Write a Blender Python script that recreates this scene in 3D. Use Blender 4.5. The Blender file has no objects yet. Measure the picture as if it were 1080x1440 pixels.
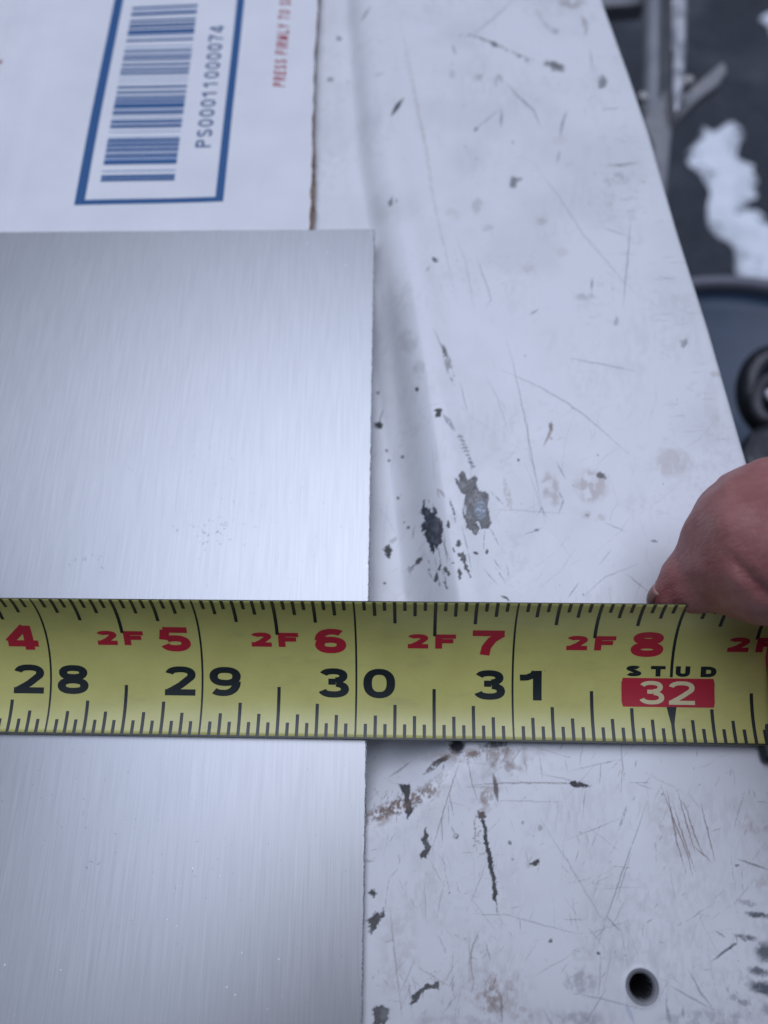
import bpy, bmesh, math, random
import numpy as np
from mathutils import Vector, Matrix, noise as mnoise

random.seed(7); rng = np.random.default_rng(7)
S = bpy.context.scene; COL = S.collection
MM = 0.001
# ------------------------------------------------------------------ camera
TH, BE, F = math.radians(22.4), math.radians(2.0), 1080.0
CAM = np.array([0, 0, 129.0])
_Ry = np.array([[math.cos(BE), 0, math.sin(BE)], [0, 1, 0], [-math.sin(BE), 0, math.cos(BE)]])
_d = _Ry @ np.array([0, math.sin(TH), -math.cos(TH)])
_u = _Ry @ np.array([0, math.cos(TH), math.sin(TH)])
_r = _Ry @ np.array([1.0, 0, 0])
cd = bpy.data.cameras.new('camera'); cam = bpy.data.objects.new('camera', cd); COL.objects.link(cam)
cd.sensor_fit = 'VERTICAL'; cd.sensor_height = 36; cd.sensor_width = 27; cd.lens = 27
cd.clip_start = 0.004; cd.clip_end = 100
M = Matrix(((_r[0], _u[0], -_d[0]), (_r[1], _u[1], -_d[1]), (_r[2], _u[2], -_d[2]))).to_4x4()
M.translation = Vector(CAM * MM); cam.matrix_world = M
cd.dof.use_dof = True; cd.dof.focus_distance = 0.1235; cd.dof.aperture_fstop = 12
S.camera = cam
# ------------------------------------------------------------------ light
SUN_EL, SUN_AZ = math.radians(76), math.radians(-8)
w = bpy.data.worlds.new('World'); S.world = w; w.use_nodes = True
nt = w.node_tree; sky = nt.nodes.new('ShaderNodeTexSky'); sky.sky_type = 'NISHITA'; sky.sun_disc = False
sky.sun_elevation = SUN_EL; sky.sun_rotation = SUN_AZ; sky.air_density = 1.0; sky.dust_density = 4.0; sky.ozone_density = 1.0
nt.links.new(sky.outputs[0], nt.nodes['Background'].inputs[0]); nt.nodes['Background'].inputs[1].default_value = 0.05
sd = bpy.data.lights.new('sun', 'SUN'); sun = bpy.data.objects.new('sun', sd); COL.objects.link(sun)
sd.energy = 1.75; sd.angle = math.radians(50); sd.color = (0.61, 0.73, 1.0)
sv = Vector((math.sin(SUN_AZ) * math.cos(SUN_EL), math.cos(SUN_AZ) * math.cos(SUN_EL), math.sin(SUN_EL)))
sun.rotation_euler = sv.to_track_quat('Z', 'Y').to_euler()
S.view_settings.view_transform = 'Standard'; S.view_settings.look = 'None'
S.view_settings.exposure = 0.03; S.view_settings.gamma = 1

# ------------------------------------------------------------------ helpers
def proj(P):
    V = P - CAM; D = V @ _d
    return 540 + F * (V @ _r) / D, 720 - F * (V @ _u) / D
def at(px, py, z=0.0):
    v = _d + (px - 540) / F * _r - (py - 720) / F * _u
    return CAM + (z - CAM[2]) / v[2] * v
def atD(px, py, D):
    return CAM + D * (_d + (px - 540) / F * _r - (py - 720) / F * _u)
def lnk(name, me, mat, parent=None):
    o = bpy.data.objects.new(name, me); COL.objects.link(o)
    if mat is not None: me.materials.append(mat)
    if parent is not None: o.parent = parent
    return o
def mesh(name, V, Fc, mat, parent=None, smooth=False):
    me = bpy.data.meshes.new(name); me.from_pydata([tuple(float(c) * MM for c in v) for v in V], [], Fc); me.update()
    if smooth: me.polygons.foreach_set('use_smooth', [True] * len(me.polygons))
    return lnk(name, me, mat, parent)
def bmobj(name, bm, mat, parent=None, smooth=False):
    me = bpy.data.meshes.new(name); bmesh.ops.recalc_face_normals(bm, faces=bm.faces[:])
    bm.transform(Matrix.Scale(MM, 4)); bm.to_mesh(me); bm.free()
    if smooth: me.polygons.foreach_set('use_smooth', [True] * len(me.polygons))
    return lnk(name, me, mat, parent)
def empty(name, loc):
    o = bpy.data.objects.new(name, None); COL.objects.link(o); o.empty_display_size = .005
    o.location = (0, 0, 0); return o
def tag(o, label=None, cat=None, group=None, kind=None):
    for k, v in (('label', label), ('category', cat), ('group', group), ('kind', kind)):
        if v: o[k] = v
    return o
class NB:
    def __init__(s, name, col=(.8, .8, .8), rough=.5, metal=0, **kw):
        s.m = bpy.data.materials.new(name); s.m.use_nodes = True; s.t = s.m.node_tree
        s.b = s.t.nodes['Principled BSDF']
        s.b.inputs['Base Color'].default_value = (*col, 1); s.b.inputs['Roughness'].default_value = rough
        s.b.inputs['Metallic'].default_value = metal
        for k, v in kw.items(): s.b.inputs[k.replace('_', ' ')].default_value = v
    def n(s, ty, **kw):
        nd = s.t.nodes.new('ShaderNode' + ty)
        for k, v in kw.items():
            if k in nd.inputs: nd.inputs[k].default_value = v
            else: setattr(nd, k, v)
        return nd
    def l(s, a, b): s.t.links.new(a, b)
    def coord(s, scale=(1, 1, 1), rot=(0, 0, 0)):
        tc = s.n('TexCoord'); mp = s.n('Mapping'); mp.inputs['Scale'].default_value = scale; mp.inputs['Rotation'].default_value = rot
        s.l(tc.outputs['Object'], mp.inputs[0]); return mp.outputs[0]
    def noise(s, vec, scale, detail=4, rough=.5, dist=0):
        nd = s.n('TexNoise'); nd.inputs['Scale'].default_value = scale; nd.inputs['Detail'].default_value = detail
        nd.inputs['Roughness'].default_value = rough; nd.inputs['Distortion'].default_value = dist
        s.l(vec, nd.inputs['Vector']); return nd.outputs['Fac']
    def ramp(s, fac, stops):
        r = s.n('ValToRGB'); e = r.color_ramp.elements
        while len(e) < len(stops): e.new(.5)
        for i, (p, c) in enumerate(stops):
            e[i].position = p; e[i].color = (*c, 1) if not isinstance(c, (int, float)) else (c, c, c, 1)
        s.l(fac, r.inputs[0]); return r.outputs[0]
    def mix(s, f, a, b, mode='MIX'):
        m = s.n('Mix'); m.data_type = 'RGBA'; m.blend_type = mode
        for i, v in ((0, f), (6, a), (7, b)):
            if isinstance(v, (int, float)): m.inputs[i].default_value = v
            elif isinstance(v, tuple): m.inputs[i].default_value = (*v, 1)
            else: s.l(v, m.inputs[i])
        return m.outputs[2]
    def math(s, op, a, b=0):
        m = s.n('Math'); m.operation = op
        for i, v in ((0, a), (1, b)):
            if isinstance(v, (int, float)): m.inputs[i].default_value = v
            else: s.l(v, m.inputs[i])
        return m.outputs[0]
    def bump(s, h, strength=.3, dist=.0001, nrm=None):
        b = s.n('Bump'); b.inputs['Strength'].default_value = strength; b.inputs['Distance'].default_value = dist
        s.l(h, b.inputs['Height'])
        if nrm is not None: s.l(nrm, b.inputs['Normal'])
        s.l(b.outputs[0], s.b.inputs['Normal']); return b.outputs[0]
def vnoise(x, y, seed=0):                       # numpy value noise, 0..1
    g = np.random.default_rng(seed).random((256, 256))
    xi = np.floor(x).astype(int); yi = np.floor(y).astype(int); fx = x - xi; fy = y - yi
    fx = fx * fx * (3 - 2 * fx); fy = fy * fy * (3 - 2 * fy)
    a = g[yi & 255, xi & 255]; b = g[yi & 255, (xi + 1) & 255]; c = g[(yi + 1) & 255, xi & 255]; d = g[(yi + 1) & 255, (xi + 1) & 255]
    return (a * (1 - fx) + b * fx) * (1 - fy) + (c * (1 - fx) + d * fx) * fy
def fnoise(x, y, seed=0, oct=3):
    s = 0; t = 0
    for i in range(oct): s = s + vnoise(x * 2 ** i, y * 2 ** i, seed + i) / 2 ** i; t += 1 / 2 ** i
    return s / t
def sstep(e0, e1, x):
    t = np.clip((x - e0) / (e1 - e0), 0, 1); return t * t * (3 - 2 * t)
def segdist(X, Y, pts):
    D = np.full(X.shape, 1e9); T = np.zeros(X.shape); L = 0
    for (ax, ay), (bx, by) in zip(pts[:-1], pts[1:]):
        dx, dy = bx - ax, by - ay; ll = math.hypot(dx, dy) + 1e-9
        t = np.clip(((X - ax) * dx + (Y - ay) * dy) / ll ** 2, 0, 1)
        d = np.hypot(X - ax - t * dx, Y - ay - t * dy); m = d < D
        D = np.where(m, d, D); T = np.where(m, L + t * ll, T); L += ll
    return D, T / L
def inpoly(X, Y, pts):
    r = np.zeros(X.shape, bool)
    for (ax, ay), (bx, by) in zip(pts, pts[1:] + pts[:1]):
        c = ((ay > Y) != (by > Y)) & (X < (bx - ax) * (Y - ay) / ((by - ay) + 1e-12) + ax); r ^= c
    return r

# ================================================================== GROUND
gm = NB('wet_gravel_ground', rough=.75)
co = gm.coord(); n1 = gm.noise(co, 7, 6, .62, .6); n2 = gm.noise(co, 90, 4, .6)
c1 = gm.ramp(n1, [(.3, (.010, .014, .028)), (.52, (.026, .032, .052)), (.66, (.075, .082, .11))])
gm.l(gm.mix(.35, c1, gm.ramp(n2, [(.3, .015), (.7, .06)]), 'MIX'), gm.b.inputs['Base Color'])
gm.bump(n2, .8, .01)
GZ = -430.0
bm = bmesh.new(); bmesh.ops.create_grid(bm, x_segments=90, y_segments=90, size=3000)
for v in bm.verts: v.co.z = GZ + 14 * (mnoise.noise(Vector((v.co.x * .006, v.co.y * .006, 0)))) ; v.co.x += 300; v.co.y += 300
g = bmobj('ground', bm, gm.m, None, True); tag(g, kind='structure')
g2 = bmesh.new(); 
# snow lumps lying on the ground
sm = NB('old_snow', (.78, .81, .86), .7); co = sm.coord(); nn = sm.noise(co, 60, 5, .7)
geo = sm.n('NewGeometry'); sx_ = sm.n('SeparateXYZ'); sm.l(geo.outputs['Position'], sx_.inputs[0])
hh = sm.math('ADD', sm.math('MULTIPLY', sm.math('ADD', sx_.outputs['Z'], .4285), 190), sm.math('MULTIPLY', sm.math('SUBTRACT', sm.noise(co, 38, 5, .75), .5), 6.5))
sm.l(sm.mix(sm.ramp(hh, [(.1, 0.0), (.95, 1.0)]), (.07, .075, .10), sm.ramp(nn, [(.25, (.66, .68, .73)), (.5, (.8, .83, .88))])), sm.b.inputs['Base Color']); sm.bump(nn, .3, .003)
def snow(name, poly, label, hgt=26):
    pts = [at(x, y, GZ)[:2] for x, y in poly]; c = np.mean(pts, 0)
    bm = bmesh.new(); xs = [p[0] for p in pts]; ys = [p[1] for p in pts]
    n = 70; X, Y = np.meshgrid(np.linspace(min(xs) - 26, max(xs) + 26, n), np.linspace(min(ys) - 26, max(ys) + 26, n))
    Xn = X + 26 * (fnoise(X / 30, Y / 30, 3, 2) - .5); Yn = Y + 26 * (fnoise(X / 30 + 9, Y / 30, 5, 2) - .5)
    ins = inpoly(Xn, Yn, [tuple(p) for p in pts]); d, _ = segdist(Xn, Yn, [tuple(p) for p in pts] + [tuple(pts[0])]); d = np.where(ins, d + 5, 5 - d); ins = d > 0
    h = np.where(ins, np.minimum(d / 30, 1) ** .8 * hgt * (.8 + .3 * fnoise(X / 35, Y / 35, 8, 2)), -25)
    V = np.stack([X, Y, GZ + 2 + h], -1).reshape(-1, 3)
    Fc = [(j * n + i, j * n + i + 1, (j + 1) * n + i + 1, (j + 1) * n + i) for j in range(n - 1) for i in range(n - 1)
          if max(h[j, i], h[j, i + 1], h[j + 1, i], h[j + 1, i + 1]) > 0]
    o = mesh(name, V, Fc, sm.m, None, True); tag(o, label, 'snow', 'patches of snow on the dark ground'); return o
cv = lambda L: [(820 + x / 2.18, y / 2.18) for x, y in L]
snow('snow_patch', cv([(320, 480), (370, 400), (400, 415), (440, 392), (482, 440), (470, 500), (530, 545), (505, 600), (525, 660), (600, 690), (640, 900), (560, 890), (500, 850), (430, 740), (388, 690), (375, 600)]), 'large elongated snow patch on the dark ground right of the white panel', 13)
snow('snow_patch', [(1072, 34), (1085, 28), (1140, 40), (1150, 70), (1092, 60)], 'small snow patch on the ground in the upper right corner', 12)

# ================================================================== GALVANISED BRACKET
gv = NB('galvanised_steel', (.3, .31, .34), .38, .85); co = gv.coord(); n1 = gv.noise(co, 160, 4, .6); n2 = gv.noise(co, 40, 5, .7)
gv.l(gv.mix(gv.ramp(n2, [(.55, 0.0), (.75, .6)]), gv.ramp(n1, [(.3, (.38, .39, .43)), (.7, (.68, .68, .70))]), (.16, .11, .08)), gv.b.inputs['Base Color'])
gv.l(gv.ramp(n1, [(.3, .3), (.7, .5)]), gv.b.inputs['Roughness']); gv.bump(n2, .4, .002)
gd = NB('weathered_zinc', (.19, .18, .19), .6, .35); co = gd.coord(); n2 = gd.noise(co, 55, 5, .7)
gd.l(gd.ramp(n2, [(.3, (.18, .185, .21)), (.6, (.28, .275, .285)), (.78, (.32, .24, .2))]), gd.b.inputs['Base Color']); gd.bump(n2, .5, .002)
def extrude(name, pts, z0, z1, mat, parent, bev=.8, segs=2):
    bm = bmesh.new(); vs = [bm.verts.new((p[0], p[1], z0)) for p in pts]; f = bm.faces.new(vs)
    r = bmesh.ops.extrude_face_region(bm, geom=[f])
    for v in r['geom']:
        if isinstance(v, bmesh.types.BMVert): v.co.z = z1
    if bev: bmesh.ops.bevel(bm, geom=bm.edges[:], offset=bev, segments=segs, affect='EDGES', profile=.5)
    o = bmobj(name, bm, mat, parent, False); return o
def xy(L, z): return [at(x, y, z)[:2] for x, y in L]
gp = NB('dull_pipe', (.26, .27, .30), .42, .55); co = gp.coord(); n2 = gp.noise(co, 35, 5, .7); gp.l(gp.ramp(n2, [(.3, (.3, .31, .35)), (.65, (.46, .47, .5)), (.8, (.3, .25, .22))]), gp.b.inputs['Base Color']); gp.bump(n2, .3, .001)
br = empty('metal_bracket', 0); tag(br, 'grey galvanised pipe and bright flange joined by a folded gusset, just beyond the panel edge', 'bracket')
ZB = -120
_kp = (CAM[2] - ZB + 12) / F * 1.13
def tube(pts, rad, n=14, closed=False):
    V = []; Fc = []; P = [Vector(p) for p in pts]; m = len(P)
    for i, p in enumerate(P):
        t = (P[(i + 1) % m] - P[i - 1]) if closed else (P[min(i + 1, m - 1)] - P[max(i - 1, 0)])
        t.normalize(); up = Vector((0, 0, 1)) if abs(t.z) < .9 else Vector((1, 0, 0)); a = t.cross(up).normalized(); b = t.cross(a)
        rr = rad[i] if hasattr(rad, '__len__') else rad
        for k in range(n):
            q = p + a * math.cos(2 * math.pi * k / n) * rr + b * math.sin(2 * math.pi * k / n) * rr; V.append(tuple(q))
    for i in range(m if closed else m - 1):
        j = (i + 1) % m
        for k in range(n): Fc.append((i * n + k, i * n + (k + 1) % n, j * n + (k + 1) % n, j * n + k))
    return V, Fc
pa = at(919, 215, ZB - 12); pb = at(924, -190, ZB - 12)
V, Fc = tube([pa + (pb - pa) * t for t in np.linspace(0, 1, 12)], 20 * _kp, 32); mesh('pipe', V, Fc, gp.m, br, True)
extrude('channel_wall', xy([(936, 150), (939, 60), (943, -190), (951, -190), (947, 60), (943, 150)], ZB), ZB - 10, ZB - 4, gd.m, br, .5)
extrude('flange', xy([(946, 130), (948, -190), (971, -190), (967, 60), (962, 140), (950, 160)], ZB + 14), ZB + 8, ZB + 14, gv.m, br, 1.6)
extrude('flange_lip', xy([(945, 70), (946, -190), (951.5, -190), (950, 70)], ZB + 17.5), ZB + 13.4, ZB + 17.5, gv.m, br, .6)
extrude('gusset', xy([(903, 168), (930, 133), (944, 114), (972, 122), (1018, 84), (1024, 98), (1012, 118), (985, 138), (962, 160), (946, 178), (938, 270), (930, 300), (921, 262), (918, 200)], ZB + 6), ZB + 1, ZB + 6, gd.m, br, 1.2)
for bx, by, bz in ((903, 141, ZB + 10), (966, 118, ZB + 14)):
    c = at(bx, by, bz); bm = bmesh.new(); bmesh.ops.create_cone(bm, cap_ends=True, segments=6, radius1=2.6, radius2=2.2, depth=5)
    bmesh.ops.translate(bm, verts=bm.verts, vec=c); bmobj('bolt', bm, NB('bright_zinc', (.8, .78, .74), .25, .9).m, br)
# cross bar seen at the very top
cb = extrude('cross_bar', xy([(820, 10), (908, 4), (908, -14), (820, -10)], ZB - 30), ZB - 40, ZB - 30, gd.m, br, 1.5)

# ================================================================== BLUE BIN AND HOSE
bl = NB('blue_plastic', (.028, .062, .13), .42); co = bl.coord(); n1 = bl.noise(co, 40, 5, .6)
bl.l(bl.ramp(n1, [(.3, (.015, .032, .062)), (.7, (.032, .055, .10))]), bl.b.inputs['Base Color'])
bg = NB('scuffed_rim', (.16, .16, .19), .5)
bn = empty('plastic_bin', 0); tag(bn, 'dark blue plastic bin with a paler rim, below the right edge of the white panel', 'bin')
ZR = -170
c0 = at(1040, 560, ZR)
def lathe(name, prof, c, mat, parent, sx=1, sy=1, n=64):
    V = []; Fc = []
    for r, z in prof:
        for k in range(n):
            a = 2 * math.pi * k / n; V.append((c[0] + r * math.cos(a) * sx, c[1] + r * math.sin(a) * sy, z))
    for j in range(len(prof) - 1):
        for k in range(n): Fc.append((j * n + k, j * n + (k + 1) % n, (j + 1) * n + (k + 1) % n, (j + 1) * n + k))
    return mesh(name, V, Fc, mat, parent, True)
top = at(1020, 392, ZR); R = top[1] - c0[1]
lathe('tub', [(R * .9, GZ + 5), (R * .96, ZR - 40), (R * .985, ZR - 3), (R * .8, ZR - 6), (R * .6, ZR - 12), (.5, ZR - 14)], c0, bl.m, bn, 1.25)
lathe('rim', [(R * .93, ZR - 5), (R * .93, ZR), (R * .95, ZR + 2.5), (R * 1.0, ZR + 2.5), (R * 1.02, ZR), (R * 1.02, ZR - 9), (R * .99, ZR - 9)], c0, bg.m, bn, 1.25)
rb = NB('black_rubber', (.012, .013, .018), .4); co = rb.coord(); rb.bump(rb.noise(co, 300, 3), .3, .001)
hs = empty('small_wheel', 0); tag(hs, 'small black rubber wheel with a grey hub beside the blue bin, above the thumb', 'wheel')
kk = (CAM[2] + 118) / F
def ring(name, cx, cy, rx, ry, tr_, z, mat, ph=0):
    c = at(cx, cy, z); pts = [(c[0] + math.cos(a) * rx * kk, c[1] + math.sin(a) * ry * kk, z + 4 * math.sin(a + ph)) for a in np.linspace(0, 2 * math.pi, 57)[:-1]]
    V, Fc = tube(pts, tr_ * kk, closed=True); mesh(name, V, Fc, mat, hs, True)
ring('tyre', 1092, 552, 43, 54, 21, -118, rb.m)
ring('hub', 1088, 560, 20, 30, 9, -106, NB('grey_hub', (.09, .085, .10), .45).m, 1)
c = at(1092, 556, -132); bm = bmesh.new(); bmesh.ops.create_cone(bm, cap_ends=True, segments=40, radius1=44 * kk, radius2=40 * kk, depth=14); bmesh.ops.translate(bm, verts=bm.verts, vec=c); bmobj('wheel_disc', bm, rb.m, hs, False)
ring('axle_cap', 1096, 566, 3, 6, 8, -112, rb.m)
extrude('fork_arm', xy([(1040, 640), (1058, 600), (1088, 590), (1130, 600), (1140, 660), (1080, 680)], -96), -110, -96, rb.m, hs, 3)
c = at(1086, 556, -97); bm = bmesh.new(); bmesh.ops.create_icosphere(bm, subdivisions=4, radius=2.6)
for v in bm.verts: v.co *= 1 + .35 * mnoise.noise(v.co * .25); v.co.z *= .7
bmesh.ops.translate(bm, verts=bm.verts, vec=c); o = bmobj('snow_clump', bm, NB('clean_snow', (.8, .82, .86), .6).m, None, True)
tag(o, 'tiny white snow clump caught on the black wheel at the right edge', 'snow')

# ================================================================== PAINTED PANEL
ZP = -1.55
EDGE = [(51.2, 330), (51.2, 191.8), (54.6, 166.2), (56.9, 146.1), (59.1, 118.6), (61.7, 93.4), (63.9, 65.2), (69.0, 0), (74.5, -70), (76, -120)]
EDGE = EDGE[::-1]
ev = lambda y: np.interp(y, [p[1] for p in EDGE], [p[0] for p in EDGE])
ys = [-120, -90, -60, -45, -38, -33]; y = -30.0
while y < 205: ys.append(y); y += .15 + max(0, (y - 40)) * .0016
ys += [208, 214, 222, 235, 255, 290, 330]; ys = np.array(ys)
xs = np.concatenate([np.array([-260, -200, -150, -110, -85, -65, -50, -40, -33, -28]), np.arange(-25, -6, .35), np.arange(-6, 75.5, .155)])
nx = len(xs); ny = len(ys)
X, Y = np.meshgrid(xs, ys); XE = ev(Y) 
# squeeze the last stretch so the border of the grid follows the slanted edge of the panel
x0 = 20.0; base = (X - x0) / (75.5 - x0)
X = np.where(X > x0, x0 + base * (XE - 2.2 - x0), X)
RIM = [(-60, -120)]
lines = [(512, -60), (512, 0), (522, 100), (534, 220), (556, 330), (574, 430), (588, 520), (603, 620), (616, 720), (632, 830), (650, 930), (655, 1000), (640, 1060), (590, 1110), (515, 1150), (440, 1178), (300, 1190)]
rec = [tuple(at(a, b, ZP)[:2]) for a, b in lines]
poly = [(-400, 400), (rec[0][0] - 1, 400)] + rec + [(-400, rec[-1][1])]
dd, _ = segdist(X, Y, [(rec[0][0] - 1, 400)] + rec + [(-400, rec[-1][1])]); ins = inpoly(X, Y, poly)
sd_ = np.where(ins, dd, -dd)
yt = at(560, 415, ZP)[1]
deep = 3.6 + 3.4 * sstep(9, -5, Y - yt - (X - 2) * .35) * sstep(-4, 10, Y - 6)
wid = 8.3 + 1.7 * sstep(60, 150, Y)
Z = ZP - deep * sstep(-1.8, wid, sd_)
Z -= 1.25 * np.exp(-((sd_ - 4.5) / 2.3) ** 2) * sstep(30, 110, Y)
Z += .4 * np.exp(-((sd_ + 3.5) / 3.0) ** 2) * sstep(-10, 20, Y)                # slight crown beside the bend
Z += .25 * (fnoise(X / 30, Y / 30, 40) - .5) + .02 * (fnoise(X / 3, Y / 3, 44) - .5)
de = XE - X                                                                     # distance to the edge: gentle roll-off
Z -= .9 * np.exp(-de / 3.2) 
hx, hy = at(903, 1388, ZP)[:2]; hr = np.hypot(X - hx, Y - hy) / .88
P3 = np.stack([X, Y, Z], -1); PX, PY = proj(P3)
base = np.empty(X.shape + (3,)); base[:] = (.80, .80, .815)
lowf = fnoise(X / 14, Y / 14, 11, 4); base *= (1 - .09 * sstep(.45, .8, lowf))[..., None]
sp = fnoise(X / .8, Y / .8, 15, 3) * fnoise(X / 9, Y / 9, 17, 2)
base = base * (1 - .07 * sstep(.36, .6, sp)[..., None])
ROU = .24 + .2 * fnoise(X / 5, Y / 5, 21, 3)
WX = PX + 7 * (fnoise(PX / 8, PY / 8, 31, 3) - .5) + 3.4 * (fnoise(PX / 2.6, PY / 2.6, 32, 2) - .5); WY = PY + 7 * (fnoise(PX / 8 + 50, PY / 8, 33, 3) - .5) + 3.4 * (fnoise(PX / 2.6 + 9, PY / 2.6, 34, 2) - .5); NG = fnoise(PX / 11, PY / 11, 36, 4)
NZ = fnoise(PX / 4, PY / 6, 35, 3); NF = fnoise(PX / 2.2, PY / 2.2, 37, 2)
DARK = (.035, .038, .045); GREY = (.15, .15, .15); BROWN = (.17, .11, .075); TAN = (.42, .34, .29); SLATE = (.045, .06, .085); OLIVE = (.12, .12, .09)
def sub(x0, y0, x1, y1, pad=14):
    m = (PX > x0 - pad) & (PX < x1 + pad) & (PY > y0 - pad) & (PY < y1 + pad); return np.nonzero(m)
def paint(idx, a, col, dz=0, rough=None):
    a = np.clip(a, 0, 1)
    base[idx] = base[idx] * (1 - a[:, None]) + np.array(col) * a[:, None]
    if dz: Z[idx] -= dz * sstep(.4, .9, a)
    if rough is not None: ROU[idx] = ROU[idx] * (1 - a) + rough * a
def chip(pts, col=GREY, a=1, dz=.05, jag=1.0):
    x = [p[0] for p in pts]; y = [p[1] for p in pts]; i = sub(min(x), min(y), max(x), max(y))
    wx = PX[i] + (WX[i] - PX[i]) * jag; wy = PY[i] + (WY[i] - PY[i]) * jag
    ins = inpoly(wx, wy, pts); d, _ = segdist(wx, wy, list(pts) + [pts[0]]); s = np.where(ins, d, -d)
    rim = np.exp(-((s) / 1.6) ** 2); al = sstep(-.7, .7, s) * a
    paint(i, al, col, dz, .6); q_ = al * sstep(.45, .75, NG[i]) * .55; paint(i, q_, tuple(c * 1.9 + .02 for c in col)); paint(i, al * sstep(.6, .72, NF[i]) * .6, (.10, .065, .045)); paint(i, rim * .45 * (s > -1.0) * a, DARK)
def blob(cx, cy, rx, ry=None, ang=0, a=.8, col=DARK, soft=.35, grain=0., dz=0, jag=1.0):
    ry = ry or rx; R = max(rx, ry) * 1.6; i = sub(cx - R, cy - R, cx + R, cy + R)
    jx = (WX[i] - PX[i]) * jag * min(1, R / 12); jy = (WY[i] - PY[i]) * jag * min(1, R / 12)
    dx = PX[i] + jx - cx; dy = PY[i] + jy - cy; c, s = math.cos(math.radians(ang)), math.sin(math.radians(ang))
    u = (dx * c + dy * s) / rx; v = (-dx * s + dy * c) / ry; q = np.hypot(u, v)
    al = sstep(1 + soft, 1 - soft, q) * a
    if grain: al = al * sstep(grain - .12, grain + .14, NG[i] * .7 + NZ[i] * .3)
    paint(i, al, col, dz, .6)
def streak(pts, w, a=.5, col=DARK, taper=True, grain=0., soft=.5, dz=0, jag=.3):
    x = [p[0] for p in pts]; y = [p[1] for p in pts]; i = sub(min(x), min(y), max(x), max(y), 10 + w)
    wx = PX[i] + (WX[i] - PX[i]) * jag; wy = PY[i] + (WY[i] - PY[i]) * jag
    d, t = segdist(wx, wy, pts); ww = w / 2 * ((np.sin(np.pi * np.clip(t, .04, .96)) ** .6) if taper else 1)
    al = sstep(ww + soft, np.maximum(ww - soft, 0) * .6, d) * a * (.35 + .65 * np.sqrt(np.sin(np.pi * np.clip(t, .02, .98))))
    if grain: al = al * sstep(grain - .12, grain + .12, NZ[i] * .6 + NF[i] * .4)
    paint(i, al, col, dz, .6)
# faint random hairline scratches and scuffs
R_ = random.Random(5)
for k in range(430):
    cx = R_.uniform(520, 1075); cy = R_.choice((R_.uniform(0, 850), R_.uniform(560, 850), R_.uniform(1040, 1440), R_.uniform(1040, 1440)))
    if cy < 630 and cx > 870 + .29 * cy - 12: continue
    an = R_.gauss(90, 28) if R_.random() < .62 else R_.gauss(0, 35); L = R_.choice((8, 14, 25, 45, 80)) * R_.uniform(.6, 1.4)
    an = math.radians(an); bend = R_.uniform(-.12, .12) * L
    dx, dy = math.cos(an) * L / 2, math.sin(an) * L / 2
    streak([(cx - dx, cy - dy), (cx - dy / L * bend * 2, cy + dx / L * bend * 2), (cx + dx, cy + dy)], R_.uniform(.6, 1.6), R_.uniform(.06, .26) if cy > 560 else R_.uniform(.05, .16), R_.choice((SLATE, GREY, BROWN, GREY)), grain=R_.choice((0, .42, .5)))
for k in range(70):
    cx = R_.uniform(530, 1070); cy = R_.uniform(0, 1440)
    if cy < 630 and cx > 870 + .29 * cy - 12: continue
    blob(cx, cy, R_.uniform(.6, 1.7), R_.uniform(.6, 2.2), R_.uniform(0, 180), R_.uniform(.15, .6), R_.choice((DARK, GREY, BROWN)))
for k in range(60):
    cy = R_.uniform(0, 640); cx = 850 + .3 * cy - R_.uniform(8, 150) ** 1
    blob(cx, cy, R_.uniform(5, 16), R_.uniform(2, 9), R_.uniform(-15, 15), R_.uniform(.06, .16), R_.choice((GREY, TAN, SLATE)), grain=.52)
for k in range(46):
    cy = R_.uniform(20, 620); cx = 850 + .3 * cy - R_.uniform(6, 75)
    streak([(cx - R_.uniform(5, 16), cy + R_.uniform(-1, 2)), (cx + R_.uniform(5, 16), cy)], 1.3, R_.uniform(.12, .35), SLATE, grain=.4)
veil = fnoise(PX / 60, PY / 60, 81, 4); veil2 = fnoise(PX / 5, PY / 14, 83, 3); low = sstep(1000, 1150, PY) * (PX > 505)
va = low * (.06 + .16 * sstep(.4, .75, veil) * sstep(.3, .7, veil2) + .14 * sstep(1330, 1440, PY))
base = base * (1 - va[..., None]) + np.array([.30, .255, .25]) * va[..., None]
va = (1 - low) * (.13 * sstep(.45, .8, veil) * sstep(.35, .7, veil2)); base = base * (1 - va[..., None]) + np.array([.36, .33, .29]) * va[..., None]
for k in range(260):
    cx = R_.uniform(515, 1080); cy = R_.uniform(1050, 1440); an = math.radians(R_.choice((R_.gauss(92, 14), R_.gauss(70, 20), R_.gauss(125, 12), R_.gauss(5, 20)))); L = R_.choice((6, 10, 18, 30, 60))
    dx, dy = math.cos(an) * L / 2, math.sin(an) * L / 2
    streak([(cx - dx, cy - dy), (cx + R_.uniform(-1, 1), cy), (cx + dx, cy + dy)], R_.uniform(.7, 1.9), R_.uniform(.14, .5), R_.choice((BROWN, BROWN, (.14, .09, .09), GREY, SLATE)), grain=R_.choice((0, 0, .42)))
for (x0, y0, sx_, sy_, m_) in ((690, 1400, 40, 26, 34), (660, 1062, 40, 14, 26), (600, 1400, 60, 30, 22), (1040, 1380, 30, 40, 22), (560, 1120, 40, 18, 20)):
    for k in range(m_):
        cx = R_.gauss(x0, sx_ * .6); cy = R_.gauss(y0, sy_ * .6); L = R_.uniform(4, 22); an = math.radians(R_.gauss(85, 25)); dx, dy = math.cos(an) * L / 2, math.sin(an) * L / 2
        if cx > 514: streak([(cx - dx, cy - dy), (cx + dx, cy + dy)], R_.uniform(.8, 2.6), R_.uniform(.2, .65), R_.choice(((.10, .07, .06), BROWN, (.06, .06, .07))), grain=.42)
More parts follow.
